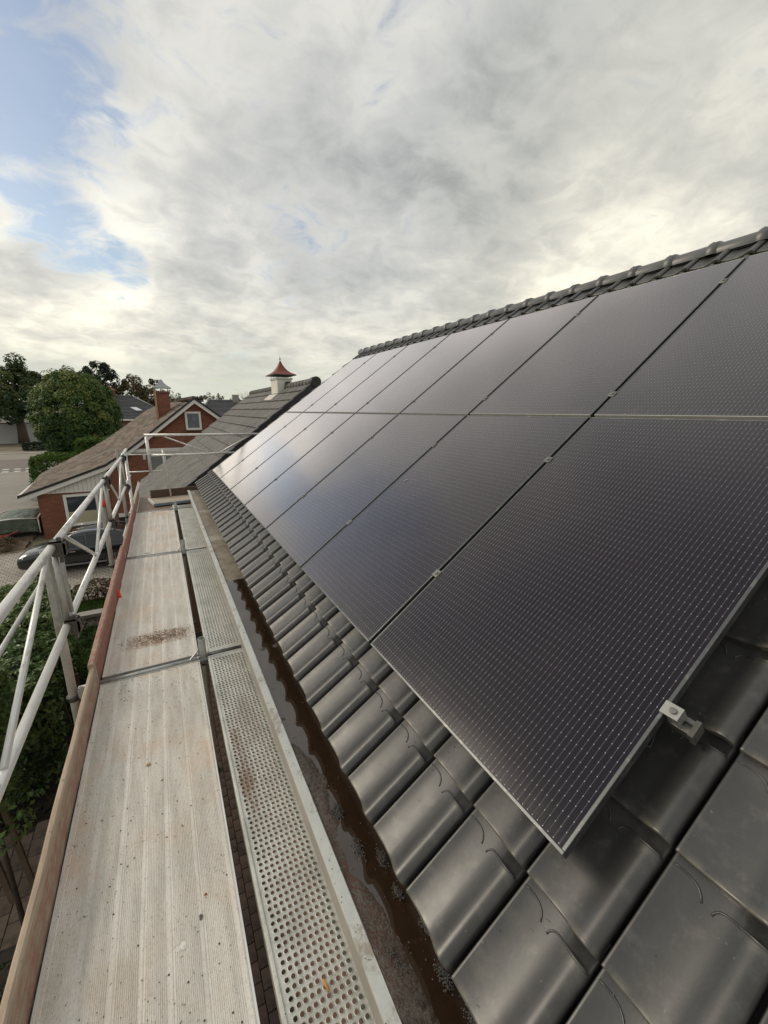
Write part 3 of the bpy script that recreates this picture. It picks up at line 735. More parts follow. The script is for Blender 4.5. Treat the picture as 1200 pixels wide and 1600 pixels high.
o = dup(pk, None, (.128, Y0+.035+BAY*3, DZ+.004), None, 'short last perforated plank stub beside the brown plywood deck'); o.scale = (1, .10, 1)
# transoms, inner stub posts, outer standards, ledgers
XO, XI = -.665, .100
junction = [Y0, Y0+BAY, Y0+2*BAY, Y0+3*BAY]
jn = ['nearest', 'second', 'third', 'fourth']
def ring(x, y, z, rr_=.052):
    mb = MB(); mb.tube([(x, y, z-.005), (x, y, z+.005)], rr_, 14); mb.tube([(x, y, z-.03), (x, y, z-.005)], .030, 12); return mb
for i, y in enumerate(junction):
    place = ['under the photographer', 'before the mud-stained deck', 'before the third deck', 'before the brown plywood deck'][i]
    t_ = thing('transom', 'grey steel transom across the scaffold %s' % place, 'scaffold tube', (XI, y, DZ), group='transoms carrying the decks')
    m_ = MB(); m_.box((XO+.03, y-.026, DZ-.056), (gfx-.03, y+.026, DZ-.046)); m_.box((XO+.03, y-.026, DZ-.046), (gfx-.03, y-.020, DZ-.006)); m_.box((XO+.03, y+.020, DZ-.046), (gfx-.03, y+.026, DZ-.006))
    m_.ob('channel', galv, t_)
    m_ = MB(); m_.tube([(XO+.04, y-.004, DZ-.006), (XI-.04, y-.004, DZ-.006)], .0145, 10); m_.ob('locking_bar', galv, t_)
    m_ = MB(); m_.tube([(XI+.04, y, DZ-.002), (gfx+.0, y, DZ-.002)], .013, 10); m_.ob('locking_bar', dark_steel, t_)
    m_ = MB(); m_.box((XI-.075, y-.015, DZ-.075), (XI-.03, y+.015, DZ-.0)); m_.ob('wedge_head', galv, t_); m_ = MB().box((XO+.03, y-.015, DZ-.075), (XO+.08, y+.015, DZ+.0)); m_.ob('wedge_head', galv, t_); m_ = MB().bar((XI-.085, y-.01, DZ+.0), (XI-.03, y+.004, DZ+.052), .010, .014); m_.ob('wedge', galv, t_)
    if i:
        t_ = thing('standard', 'short inner scaffold standard with open top, %s' % ['', 'at the gap beside the nearest plank', 'at the second plank joint', 'next to the end platform'][i], 'scaffold tube', (XI, y, GZ), group='inner scaffold standards')
        MB().tube([(XI, y, GZ+.02), (XI, y, DZ+.145)], .02415, 16, r_in=.0205).ob('tube', galv, t_)
        ring(XI, y, DZ-.03).ob('rosette', dark_steel, t_); ring(XI, y, DZ-1.0).ob('rosette', dark_steel, t_)
        MB().box((XI-.08, y-.08, GZ+.0), (XI+.08, y+.08, GZ+.012)).ob('base_plate', dark_steel, t_)
    t_ = thing('standard', 'outer scaffold standard %s' % ['beside the photographer', 'at the hedge, left of the mud-stained deck', 'in front of the dark car', 'at the far corner of the walkway'][i], 'scaffold tube', (XO, y, GZ), group='outer scaffold standards')
    MB().tube([(XO, y, GZ+.02), (XO, y, -.80 if i < 3 else -.62)], .02415, 16, r_in=.0205).ob('tube', alu_dull if i != 1 else alu_dull, t_)
    ring(XO, y, DZ-.05, .038).ob('rosette', dark_steel, t_)
    MB().box((XO-.08, y-.08, GZ+.0), (XO+.08, y+.08, GZ+.012)).ob('base_plate', dark_steel, t_)
    # diagonal/cross tube lower down
    t_ = thing('ledger', 'lower cross tube between the scaffold standards, %s pair' % jn[i], 'scaffold tube', (XI, y, DZ-1.0), group='lower cross tubes of the scaffold')
    MB().tube([(XO, y, DZ-1.0), (XI, y, DZ-1.0)], .024, 12).ob('tube', galv, t_)
for i, (xx, zz_, nm) in enumerate(((XO, DZ-2.2, 'outer'),)):
    tag(MB().tube([(xx+.03, Y0-1, zz_), (xx+.03, Y0+3*BAY, zz_)], .020, 12).ob('ledger', galv), 'long %s ledger tube running below the walking decks' % nm, 'scaffold tube')
m_ = MB().tube([(XI, 2.2, DZ-.42), (.62, 2.35, DZ-.38)], .02, 12)
# aluminium guard frames: two rails joined by end tubes and a V of struts
XR = -.612; ZT, ZM = -.760, -1.250
def guard(i, label):
    ya = Y0+BAY*i+.05; yb = Y0+BAY*(i+1)-.03
    t_ = thing('guard_frame', label, 'guard rail', (XR, ya, DZ), group='aluminium guard frames along the walkway')
    MB().tube([(XR, ya-.06, ZT), (XR, yb+.0, ZT)], .0220, 16).ob('top_rail', alu, t_)
    MB().tube([(XR, ya, ZM), (XR, yb, ZM)], .0205, 16).ob('middle_rail', alu, t_)
    ym = (ya+yb)/2
    for yt, ybm in ((ya+.19, ym-.04), (yb-.19, ym+.04)):
        MB().tube([(XR, yt, ZT-.02), (XR, ybm, ZM+.018)], .0135, 10).ob('strut', alu, t_)
    for yy in (ya+.02, yb-.02):
        MB().tube([(XR, yy, ZT-.02), (XR, yy, ZM+.02)], .0155, 10).ob('end_tube', alu_dull, t_)
    for yy, z in ((yb-.01, ZT), (yb-.01, ZM)):
        h_ = MB()
        for q_ in (-.034, .026): h_.prism([(-.028, -.040), (-.005, -.058), (.040, -.060), (.058, -.030), (.060, .010), (.040, .034), (-.020, .034)], 'y', q_, q_+.008)
        h_.box((.040, -.034, -.05), (.052, .034, .02)); h_.box((-.02, -.034, .026), (.04, .034, .034)); h_.tube([(.020, -.05, -.035), (.020, .05, -.035)], .007, 8); h_.box((.012, -.012, -.10), (.030, .012, .05))
        o = h_.ob('wedge_coupler', dark_steel, t_, world=False); o.location = (.012, yy-ya-.02, z-DZ)
guard(-1, 'guard frame beside and behind the photographer')
guard(0, 'nearest aluminium guard frame with thick rails over the hedge')
guard(1, 'second guard frame, in front of the dark car')
guard(2, 'third guard frame, in front of the low brick wing window')
# the outside brace seen behind the nearest rail
tag(MB().tube([(-.76, 1.2, -1.13), (-.76, 3.55, -1.045)], .012, 10).ob('brace', galv), 'thin dark steel brace behind the nearest guard frame', 'scaffold tube')
# toe boards: red painted planks on edge, worn pale on top
def toe_extra(worn):
    def f(t, b, P, c):
        geo = t.n('ShaderNodeNewGeometry').outputs['Position']; x, y, z = t.sep(geo); z = t.m('SUBTRACT', z, H)
        st = t.v('MULTIPLY', geo, (6, .6, 6)); g1 = t.noise(st, 9, 6, .65); g2 = t.noise(geo, 16, 5, .7)
        red = t.mix(t.ss(g2, .4, .7), (.33, .145, .115), (.24, .105, .08)); wood = t.mix(t.ss(g1, .4, .65), (.44, .345, .26), (.33, .25, .185))
        topf = t.ss(z, DZ+.125, DZ+.150)
        w = t.m('ADD', t.m('MULTIPLY', topf, worn), t.m('ADD', t.m('MULTIPLY', g2, .6), .33 if worn > .5 else .05)); 
        cc = t.mix(t.ss(w, .48, .72), red, wood)
        cc = t.mix(t.ss(t.noise(geo, 40, 3), .68, .74, 0, .6), cc, (.08, .05, .035))
        t.put(b.inputs['Base Color'], cc)
    return f
toe_a = mat('worn_red_board', (.3, .1, .07), .8, extra=toe_extra(.62), bump=.002, bscale=60, stretch=(1, .2, 1))
toe_b = mat('red_board', (.3, .1, .07), .75, extra=toe_extra(.22), bump=.0015, bscale=60, stretch=(1, .2, 1))
def toeboard(ya, yb, x, z1, m, label, th=.026, dz=0.):
    n = 24; mb = MB(); vs = []
    for k in range(n+1):
        y = ya+(yb-ya)*k/n; w = .003*noise.noise((y*3, 1, 2)); z = z1+.003*noise.noise((y*5, 4, 4))
        r_ = .007
        ring_ = [(x-th/2+w, DZ-.01), (x-th/2+w, z-r_), (x-th/2+r_+w, z), (x+th/2-r_+w, z), (x+th/2+w, z-r_), (x+th/2+w, DZ-.01)]
        vs += [(a, y, b) for a, b in ring_]
    fs = [(k*6+i, k*6+i+1, (k+1)*6+i+1, (k+1)*6+i) for k in range(n) for i in range(5)] + [(5, 4, 3, 2, 1, 0), tuple(n*6+i for i in range(6))]
    mb.add(vs, fs); t_ = thing('toe_board', label, 'toe board', (x, ya, DZ), group='red toe boards on the outer deck edge')
    mb.ob('board', m, t_)
    e = MB()
    for yy in (ya+.02, yb-.02): e.box((x+th/2+.0005, yy-.012, DZ+.02), (x+th/2+.003, yy+.012, DZ+.12))
    e.ob('metal_strap', galv, t_); return t_
toeboard(-1.9, .27, -.532, DZ+.158, toe_a, 'red toe board beside the photographer')
toeboard(.28, 2.86, -.532, DZ+.158, toe_a, 'nearest red toe board, worn to pale bare wood on top')
toeboard(2.83, 5.46, -.538, DZ+.176, toe_b, 'second toe board, mostly still red, by the mud-stained deck', .036)
toeboard(5.43, 8.02, -.532, DZ+.162, toe_b, 'third toe board, faded red, ending before the brown plywood deck')
toeboard(8.04, 9.5, -.532, DZ+.158, toe_a, 'short far toe board beside the brown plywood deck')
# far end: plywood deck, cross platform, end guard rails
ply = mat('brown_plywood', (.20, .135, .10), .6, 0, .2, 3, dirt=((.35, .28, .22), .4, 7), bump=.001, bscale=60)
t_ = thing('plywood_deck', 'brown plywood scaffold deck at the far end of the walkway', 'scaffold deck', (-.3, 8.6, DZ))
MB().box((-.50, 8.09, DZ-.05), (.045, 8.66, DZ-.002)).ob('board', ply, t_)
MB().box((-.50, 8.67, DZ-.05), (-.28, 9.55, DZ-.004)).ob('board', ply, t_)
MB().box((.05, 8.05, DZ-.06), (.085, 8.60, DZ+.01)).ob('side_frame', white_paint, t_)
wood_pale = mat('pale_wood', (.42, .35, .27), .75, 0, .12, 5, stretch=(.3, 2, 1), dirt=((.2, .15, .1), .4, 8), bump=.001, bscale=60)
t_ = thing('end_platform', 'pale wooden cross platform with steel edge at the far end', 'scaffold deck', (.1, 8.6, -1.66), (0, 0, R(10)))
MB().box((-.36, -.17, -.03), (.95, .40, 0)).ob('board', wood_pale, t_, world=False)
MB().box((-.385, -.195, -.042), (.95, -.172, .004)).ob('steel_edge', mat('blue_steel', (.22, .27, .30), .5, .4, .2, 8), t_, world=False)
MB().box((-.385, -.17, -.05), (-.362, .40, .006)).ob('side_frame', white_paint, t_, world=False)
t_ = thing('end_toe_board', 'dark brown toe board on edge behind the pale cross platform', 'toe board', (.1, 9.02, -1.66), (0, 0, R(10)))
MB().box((-.40, 0, -.02), (.95, .03, .15)).ob('board', mat('dark_board', (.10, .065, .045), .8, 0, .2, 4, stretch=(.3, 2, 1)), t_, world=False)
t_ = thing('end_guard_frame', 'aluminium guard frame across the far gable end', 'guard rail', (-.24, 8.7, -1.7))
eg = lambda nm, pts, r: MB().tube(pts, r, 10).ob(nm, alu, t_)
eg('top_rail', [(-.27, 8.7, -.440), (1.9, 8.7, -.455)], .024)
eg('middle_rail', [(-.20, 8.7, -.815), (1.5, 8.7, -.815)], .0215)
eg('end_tube', [(-.235, 8.7, -.44), (-.235, 8.7, -1.13)], .028)
eg('strut', [(.05, 8.7, -.47), (.80, 8.7, -.80)], .014)
eg('strut', [(1.62, 8.7, -.47), (1.0, 8.7, -.80)], .014)
MB().box((-.33, 8.68, -.88), (-.285, 8.72, -.80)).ob('coupler', galv, t_)
t_ = thing('end_rail', 'thin bent guard rail between corner post and the end platform', 'guard rail', (-.5, 8.85, DZ))
eg('lower_tube', [(-.60, 8.85, -1.12), (-.02, 8.85, -1.12)], .0125)
eg('upright', [(.0, 8.85, -.72), (.0, 8.85, -1.02), (.03, 8.85, -1.10), (.05, 8.85, -1.62)], .014)
eg('upper_tube', [(-.60, 8.85, -.80), (.0, 8.85, -.80)], .012)
t_ = thing('corner_standard', 'double scaffold standard at the far outer corner', 'scaffold tube', (-.62, 8.6, GZ))
eg('tube', [(-.64, 9.35, GZ+.02), (-.64, 9.35, -.78)], .0245)
eg('tube', [(-.60, 8.65, GZ+.02), (-.60, 8.65, -.82)], .0245)
eg('cross_tube', [(-.62, 8.05, ZT), (-.62, 9.35, ZT+.02)], .0235)
eg('cross_tube', [(-.62, 8.05, ZM), (-.62, 9.35, ZM)], .0225)
# coloured pull tags on the standards
rp = mat('red_tape', (.75, .06, .03), .5)
t1 = MB().tube([(XO+.02, Y0+2*BAY, -.985), (XO+.02, Y0+2*BAY, -1.07)], .030, 12); tag(t1.ob('red_tape', rp), 'red tape mark wrapped round the standard before the dark car', 'tape')
cn = MB(); cn.tube([(-.512, 4.30, -1.74), (-.512, 4.30, -1.69), (-.512, 4.30, -1.64)], [.026, .020, .007], 12)
tag(cn.ob('red_plug', rp), 'red plastic plug between the second toe board and the deck', 'plug')
# debris on the decks
mb = MB()
for _ in range(900):
    x = random.uniform(-.50, .05); y = random.choice([random.uniform(.5, 2.85), random.uniform(.5, 5.4), random.uniform(2.6, 3.0)]); mb.ico((x, y, DZ+.0012), random.choice([.0009, .0011, .0013, .0018, .0022, .0034]), 5, .6)
for _ in range(420): mb.ico((random.gauss(-.16, .13), random.gauss(3.34, .05), DZ+.0015), random.uniform(.0015, .005), 5, .6)
for _ in range(160): mb.ico((random.uniform(.135, .335), random.uniform(.5, 5.2), DZ+.009), random.uniform(.001, .003), 5, .6)
for _ in range(260): mb.ico((random.gauss(gfx+.008, .012), random.uniform(.5, 6), -1.4695), random.uniform(.0008, .0022), 5, .6)
o = mb.ob('debris', mat('crumbs', (.075, .055, .04), .9, 0, .4, 30)); o['kind'] = 'stuff'
for (x, y, r_, nm, lab, c_) in ((-.335, .900, .0085, 'pebble', 'dark pebble near the left edge of the nearest deck', (.06, .05, .045)), (-.16, .93, .008, 'pebble', 'grey lump of mortar on the nearest deck', (.17, .15, .11)),
                        (-.055, 1.215, .0075, 'pebble', 'dull grey-brown pebble right of the nearest deck centre', (.14, .12, .10)), (-.035, 1.28, .006, 'brick_chip', 'small red brick chip on the nearest deck', (.42, .13, .07)),
                        (-.225, 2.02, .011, 'dry_leaf', 'small tan dry leaf on the nearest deck below the joint', (.45, .30, .15)), (-.115, 1.155, .012, 'paint_splash', 'white paint splash in the middle of the nearest deck', (.7, .68, .62)),
                        (-.19, .775, .010, 'mud_crumb', 'brown mud crumb at the bottom edge of the nearest deck', (.2, .12, .05))):
    m_ = MB()
    for _ in range(3 if nm != 'paint_splash' else 7): m_.ico((x+random.gauss(0, r_*.35), y+random.gauss(0, r_*.5), DZ+r_*(.25 if nm != 'paint_splash' else .02)), r_*random.uniform(.5, .8), 7, .6 if nm != 'paint_splash' else .12)
    tag(m_.ob(nm, mat(nm+str(int(c_[0]*100)), c_, .85, 0, .3, 60)), lab, nm.replace('_', ' '))
cig = MB().tube([(.262, .855, DZ+.013), (.270, .822, DZ+.013)], .0038, 8); tag(cig.ob('cigarette_butt', mat('filter_orange', (.60, .28, .07), .8, 0, .15, 50)), 'orange cigarette butt lying on the perforated steel plank', 'cigarette butt')

# ------------------------------------------------------------------ generic roof covering of tile slabs on a ruled surface
def tiled(f, nu, nv, th, lift, m, parent, singles=0, single_order=None, nrm=None):
    """f(u,v): u along the eave 0..1, v up the slope 0..1"""
    stuff = MB(); cells = [(i, j) for i in range(nu) for j in range(nv)]
    if single_order: cells.sort(key=single_order)
    for q, (i, j) in enumerate(cells):
        u0, u1 = (i+.012)/nu, (i+.988)/nu; v0, v1 = j/nv, min(1.0, (j+1.06)/nv)
        a, b, c, d = [Vector(f(*k)) for k in ((u0, v0), (u1, v0), (u1, v1), (u0, v1))]
        n = (b-a).cross(d-a).normalized()
        if n.z < 0: n = -n
        jit = random.uniform(-.15, .15)*lift
        top = [a+n*(lift+jit), b+n*(lift+jit), c+n*.004, d+n*.004]; bot = [a+n*(lift+jit-th), b+n*(lift+jit-th)]
        vs = top+bot; fs = [(0, 1, 2, 3), (4, 5, 1, 0), (0, 3, 4), (1, 5, 2)]
        tn = random.random()
        if q < singles: x = MB().add(vs, fs, tone=tn+.001); x.ob('roof_tile', m, parent)
        else: stuff.add(vs, fs, tone=tn+.001)
    if stuff.f: stuff.ob('roof_tiles', m, parent, kind='stuff')

# ------------------------------------------------------------------ grey-roofed neighbour
grey_tile = mat('weathered_grey_tile', (.115, .107, .096), .75, 0, .15, 1.2, dirt=((.20, .19, .15), .5, 2.5), bump=.004, bscale=25, tone=.12)
t_ = thing('neighbour_house', 'neighbour house with plain grey tiled roof and a black verge', 'house', (4, 16, GZ))
ax, az, rx, rz = -1.00, -3.14, 4.16, .85
b_ = MB(); b_.prism([(ax+.5, GZ), (ax+.5, az-.1), (rx, rz-.32), (2*rx-ax-.5, az-.1), (2*rx-ax-.5, GZ)], 'y', 12.3, 21.4); b_.ob('wall', brick_brown, t_)
rf = MB().prism([(ax, az), (rx, rz), (2*rx-ax, az), (2*rx-ax, az-.16), (rx, rz-.18), (ax, az-.16)], 'y', 12.05, 21.6).ob('roof', mat('roof_board', (.03, .03, .03), .9), t_)
fz = lambda u, v: (ax+(rx-ax)*v, 12.10+9.45*u, az+(rz-az)*v)
tiled(fz, 28, 15, .03, .042, grey_tile, rf, 290, lambda c: c[0]-c[1]*.3)
fz2 = lambda u, v: (2*rx-ax-(rx-ax)*v, 12.10+9.45*u, az+(rz-az)*v)
tiled(fz2, 6, 15, .03, .042, grey_tile, rf)
vm = mat('black_verge', (.022, .022, .023), .5, 0, .15, 4)
for side in (1, -1):
    vt0 = None
    for j in range(15):
        v = j/15; xx = ax+(rx-ax)*v; zz_ = az+(rz-az)*v; dxv = (rx-ax)/15; dzv = (rz-az)/15
        if side < 0: xx = 2*rx-xx; dxv = -dxv
        q = MB(); q.prism([(xx, zz_-.17), (xx, zz_+.075), (xx+dxv*1.04, zz_+dzv*1.04+.045), (xx+dxv*1.04, zz_+dzv*1.04-.19)], 'y', 11.90, 12.11)
        bevel(q.ob('verge_tile', vm, rf), .02, 2)
for k in range(28):
    y = 12.15+k*.335; q = MB(); q.tube([(rx, y, rz+.0), (rx, y+.35, rz+.0)], [.125, .112], 12); q.ob('ridge_tile', grey_tile, rf)
MB().tube([(rx, 11.86, rz+.0), (rx, 12.14, rz+.0)], .150, 18).ob('ridge_end_cap', vm, rf)
gt = MB(); gt.prism([(ax-.14, az-.10), (ax-.14, az-.02), (ax-.125, az-.02), (ax-.125, az-.09), (ax-.01, az-.09), (ax-.01, az-.02), (ax+.0, az-.02), (ax+.0, az-.10)], 'y', 12.05, 21.6); gt.ob('gutter', white_paint, t_)
# whitewashed chimney with a red pagoda cap
t_ = thing('chimney', 'white painted chimney with a curved red pagoda cap and finial', 'chimney', (4.06, 15.5, .4))
cream = mat('cream_paint', (.70, .68, .60), .7, 0, .08, 3, bump=.004, bscale=8)
s_ = MB(); s_.box((3.81, 15.0, .35), (4.33, 15.90, 1.10)); 
s_.ob('stack', cream, t_); MB().box((3.78, 14.96, 1.102), (4.36, 15.94, 1.16)).ob('coping', mat('pale_coping', (.55, .54, .50), .7, 0, .1, 3), t_)
for k, (xa, ya) in enumerate(((3.82, 15.02), (4.32, 15.02), (3.82, 15.88), (4.32, 15.88), (4.06, 15.02), (3.82, 15.5))):
    MB().tube([(xa, ya, 1.155), (xa, ya, 1.285)], .009, 6).ob('support', dark_steel, t_)
cp = MB(); vs = []; lv = [(1.0, 1.345), (.97, 1.36), (.70, 1.43), (.48, 1.52), (.30, 1.64), (.15, 1.78), (.05, 1.92)]
for s__, z in lv:
    for sx, sy in ((-1, -1), (1, -1), (1, 1), (-1, 1)): vs.append((4.07+sx*.41*s__, 15.46+sy*.56*s__, 1.275+(z-1.345)*.84))
cp.add(vs, [(i*4+k, i*4+(k+1) % 4, (i+1)*4+(k+1) % 4, (i+1)*4+k) for i in range(len(lv)-1) for k in range(4)]+[(3, 2, 1, 0), tuple((len(lv)-1)*4+k for k in range(4))])
cp.ob('cap', mat('red_cap', (.19, .045, .022), .6, 0, .15, 3, bump=.004, bscale=30), t_)
MB().box((3.65, 14.89, 1.25), (4.49, 16.03, 1.273)).ob('cap_edge', mat('cap_lead', (.07, .07, .07), .5), t_)
MB().tube([(4.07, 15.46, 1.74), (4.07, 15.46, 1.80), (4.07, 15.46, 1.83), (4.07, 15.46, 1.87), (4.07, 15.46, 1.97)], [.010, .010, .028, .010, .003], 8).ob('finial', dark_steel, t_)
MB().prism([(3.55, .36), (3.76, .56), (3.76, .60), (3.52, .40)], 'y', 14.85, 16.05).ob('flashing', mat('pale_lead', (.55, .51, .45), .6), t_)
MB().box((4.05, 14.70, .86), (4.20, 14.9, 1.02)).ob('vent', blackm, t_)

# ------------------------------------------------------------------ red brick house with the long brown roof (local frame, turned 4.2 deg)
bh = thing('brick_house', 'red brick house with long sweeping brown tiled roof and white bargeboards', 'house', (-5.8, 25.87, 0), (0, 0, R(4.2)))
brown_tile = mat('brown_roof_tile', (.145, .105, .08), .9, 0, .25, .8, col2=(.17, .14, .11), dirt=((.09, .085, .055), .6, 2.), bump=.02, bscale=14, tone=.38)
w_ = MB(); g_ = GZ
w_.prism([(0, g_), (3.06, g_), (3.06, -3.94), (0, -4.16)], 'y', 0, 8.2)
w_.prism([(3.065, g_), (12.3, g_), (12.3, -3.0), (7.68, .45), (3.83, -2.56), (3.065, -2.9)], 'y', .02, 8.2)
w_.ob('wall', brick_red, bh, world=False)
front = [(-.70, -4.20), (.8, -3.68), (3.05, -2.86), (3.83, -2.35), (5.14, -1.36), (7.68, .66)]
back = [(-.90, -4.20), (.78, -3.30), (2.80, -2.20), (4.47, -.98), (6.0, .2), (7.68, .66)]
def lerp_prof(P_, s_):
    Lk = (len(P_)-1)*s_; i = min(int(Lk), len(P_)-2); t = Lk-i
    return P_[i][0]+(P_[i+1][0]-P_[i][0])*t, P_[i][1]+(P_[i+1][1]-P_[i][1])*t
def fb(u, v):
    # smooth the profile so the roof sweeps
    acc = Vector((0, 0)); wsum = 0
    for dv in (-.06, -.03, 0, .03, .06):
        vv = min(1, max(0, v+dv)); a = Vector(lerp_prof(front, vv)); b = Vector(lerp_prof(back, vv)); k = min(1, max(0, (u-.12)*1.25))
        acc += a.lerp(b, k*k*(3-2*k)); wsum += 1
    acc /= wsum; return (acc.x, -.22+9.0*u, acc.y)
class LocalMB: pass
_ob = MB.ob
rf2 = MB()
for u in (0, .2, .4, .6, .8, 1):
    pass
nU, nV = 12, 24
vs = [fb(i/nU, j/nV) for i in range(nU+1) for j in range(nV+1)]; vs2 = [(x, y, z-.16) for x, y, z in vs]
fs = [(i*(nV+1)+j, (i+1)*(nV+1)+j, (i+1)*(nV+1)+j+1, i*(nV+1)+j+1) for i in range(nU) for j in range(nV)]; o_ = len(vs)
rf2.add(vs+vs2, fs+[tuple(o_+k for k in reversed(f)) for f in fs]+[(j, j+1, o_+j+1, o_+j) for j in range(nV)]+[(nU*(nV+1)+j, nU*(nV+1)+j+1, o_+nU*(nV+1)+j+1, o_+nU*(nV+1)+j) for j in range(nV)]+[(i*(nV+1), (i+1)*(nV+1), o_+(i+1)*(nV+1), o_+i*(nV+1)) for i in range(nU)])
rf2.prism([(7.68, .66), (12.9, -3.3), (12.9, -3.46), (7.68, .50)], 'y', -.22, 8.6)
rfo = rf2.ob('roof', mat('roof_board_brown', (.05, .035, .028), .9), bh, world=False)
tiled(fb, 30, 30, .03, .045, brown_tile, rfo)
tiled(lambda u, v: (12.9-5.22*v, -.22+8.8*u, -3.3+3.96*v), 10, 20, .03, .045, brown_tile, rfo)
rg = MB()
for k in range(22): y = -.2+k*.4; rg.tube([(7.68, y, .70), (7.68, y+.42, .69)], [.12, .105], 10)
rg.ob('ridge_tiles', brown_tile, rfo, world=False, kind='stuff')
bb = MB()
def barge(a, b): bb.prism([(a[0], a[1]-.03), (b[0], b[1]-.03), (b[0], b[1]-.25), (a[0], a[1]-.25)], 'y', -.26, -.225)
for a, b in zip(front, front[1:]): barge(a, b)
barge((7.68, .66), (12.9, -3.3)); bb.ob('bargeboard', white_paint, bh, world=False)
dv = MB()
for a, b in zip(front+[(12.9, -3.3)], (front+[(12.9, -3.3)])[1:]): dv.prism([(a[0], a[1]+.09), (b[0], b[1]+.09), (b[0], b[1]-.035), (a[0], a[1]-.035)], 'y', -.30, -.235)
dv.ob('verge_trim', vm, bh, world=False)
# white boarded triangle
for k in range(16):
    x_ = .02+k*.19; zt = lambda x: -4.16+(x)*.418 + .02
    q = MB(); q.prism([(x_, -4.15-.004*k), (x_+.18, -4.15-.004*k), (x_+.18, zt(x_+.18)), (x_, zt(x_))], 'y', -.045, -.008); q.ob('cladding_board', white_paint, bh, world=False)
e = MB(); e.prism([(-.76, -4.30), (-.76, -4.17), (-.66, -4.17), (-.66, -4.30)], 'y', -.25, 8.8); e.ob('gutter', white_paint, bh, world=False)
cl_ = mat('creamy_panel', (.42, .40, .27), .6, 0, .05, 2)
def window(parent, x0, x1, z0, z1, y, fr=.10, mull=(), m_in=glassm, sill=True, pane_low=None):
    f = MB(); f.box((x0, y-.05, z0), (x0+fr, y+.02, z1)); f.box((x1-fr, y-.05, z0), (x1, y+.02, z1)); f.box((x0+fr, y-.05, z1-fr), (x1-fr, y+.02, z1)); f.box((x0+fr, y-.05, z0), (x1-fr, y+.02, z0+fr))
    for mx in mull: f.box((mx-.035, y-.045, z0+fr), (mx+.035, y+.015, z1-fr))
    fo = f.ob('window', white_paint, parent, world=False)
    p_ = MB().box((x0+fr, y-.012, z0+fr), (x1-fr, y-.002, z1-fr)); p_.ob('pane', m_in, fo, world=False)
    if pane_low: MB().box((x0+fr+.002, y-.02, z0+fr), (x1-fr-.002, y-.013, z0+fr+pane_low)).ob('lower_panel', cl_, fo, world=False)
    if sill: MB().box((x0-.06, y-.09, z0-.06), (x1+.06, y+.0, z0-.003)).ob('sill', dark_steel, fo, world=False)
    return fo
window(bh, 1.02, 2.50, -5.95, -4.27, -.04, .13, pane_low=.62)
window(bh, 7.14, 7.98, -1.08, -.05, -.02, .11, m_in=mat('attic_glass', (.16, .19, .21), .1, 0, .3, 4, spec=.8))
window(bh, 5.02, 8.6, -3.9, -2.24, -.02, .12, (5.9, 7.0), mat('curtained_glass', (.20, .235, .23), .15, 0, .15, 2, spec=.8))
MB().box((3.95, -.12, -2.26), (7.2, -.03, -2.06)).ob('lintel_board', white_paint, bh, world=False)
MB().box((3.3, -.10, -5.75), (5.1, .0, -5.55)).ob('door_lintel', white_paint, bh, world=False)
MB().box((3.3, -.05, -6.5), (3.75, -.0, -5.76)).ob('door', blackm, bh, world=False)
MB().tube([(5.02, -.06, -3.9), (4.3, -.06, -5.6), (4.3, -.06, -6.4)], .035, 8).ob('downpipe', white_paint, bh, world=False)
# chimney of that house
t_ = thing('chimney', 'red brick chimney with pointed grey metal cap on the brown roof', 'chimney', (.35, 29.5, -.5))
MB().box((.02, 29.2, -1.0), (.72, 29.95, 1.02)).ob('stack', brick_red, t_)
MB().box((-.04, 29.14, 1.022), (.78, 30.01, 1.14)).ob('coping', mat('brown_coping', (.15, .07, .05), .8), t_)
MB().box((-.10, 29.12, -.7), (.015, 29.22, 1.3)).ob('corner_flue', mat('flue_copper', (.40, .24, .14), .6), t_)
for sx, sy in ((.05, 29.25), (.68, 29.25), (.05, 29.9), (.68, 29.9)): MB().tube([(sx, sy, 1.13), (sx, sy, 1.34)], .014, 6).ob('support', dark_steel, t_)
cp = MB(); vs = []; lv = [(1., 1.33), (.96, 1.36), (.55, 1.50), (.25, 1.66), (.04, 1.86)]
for s__, z in lv:
    for sx, sy in ((-1, -1), (1, -1), (1, 1), (-1, 1)): vs.append((.37+sx*.50*s__, 29.57+sy*.5*s__, z))
cp.add(vs, [(i*4+k, i*4+(k+1) % 4, (i+1)*4+(k+1) % 4, (i+1)*4+k) for i in range(len(lv)-1) for k in range(4)]+[(3, 2, 1, 0), (16, 17, 18, 19)])
cp.ob('cap', mat('grey_metal_cap', (.33, .35, .36), .4, .5, .1, 3), t_)

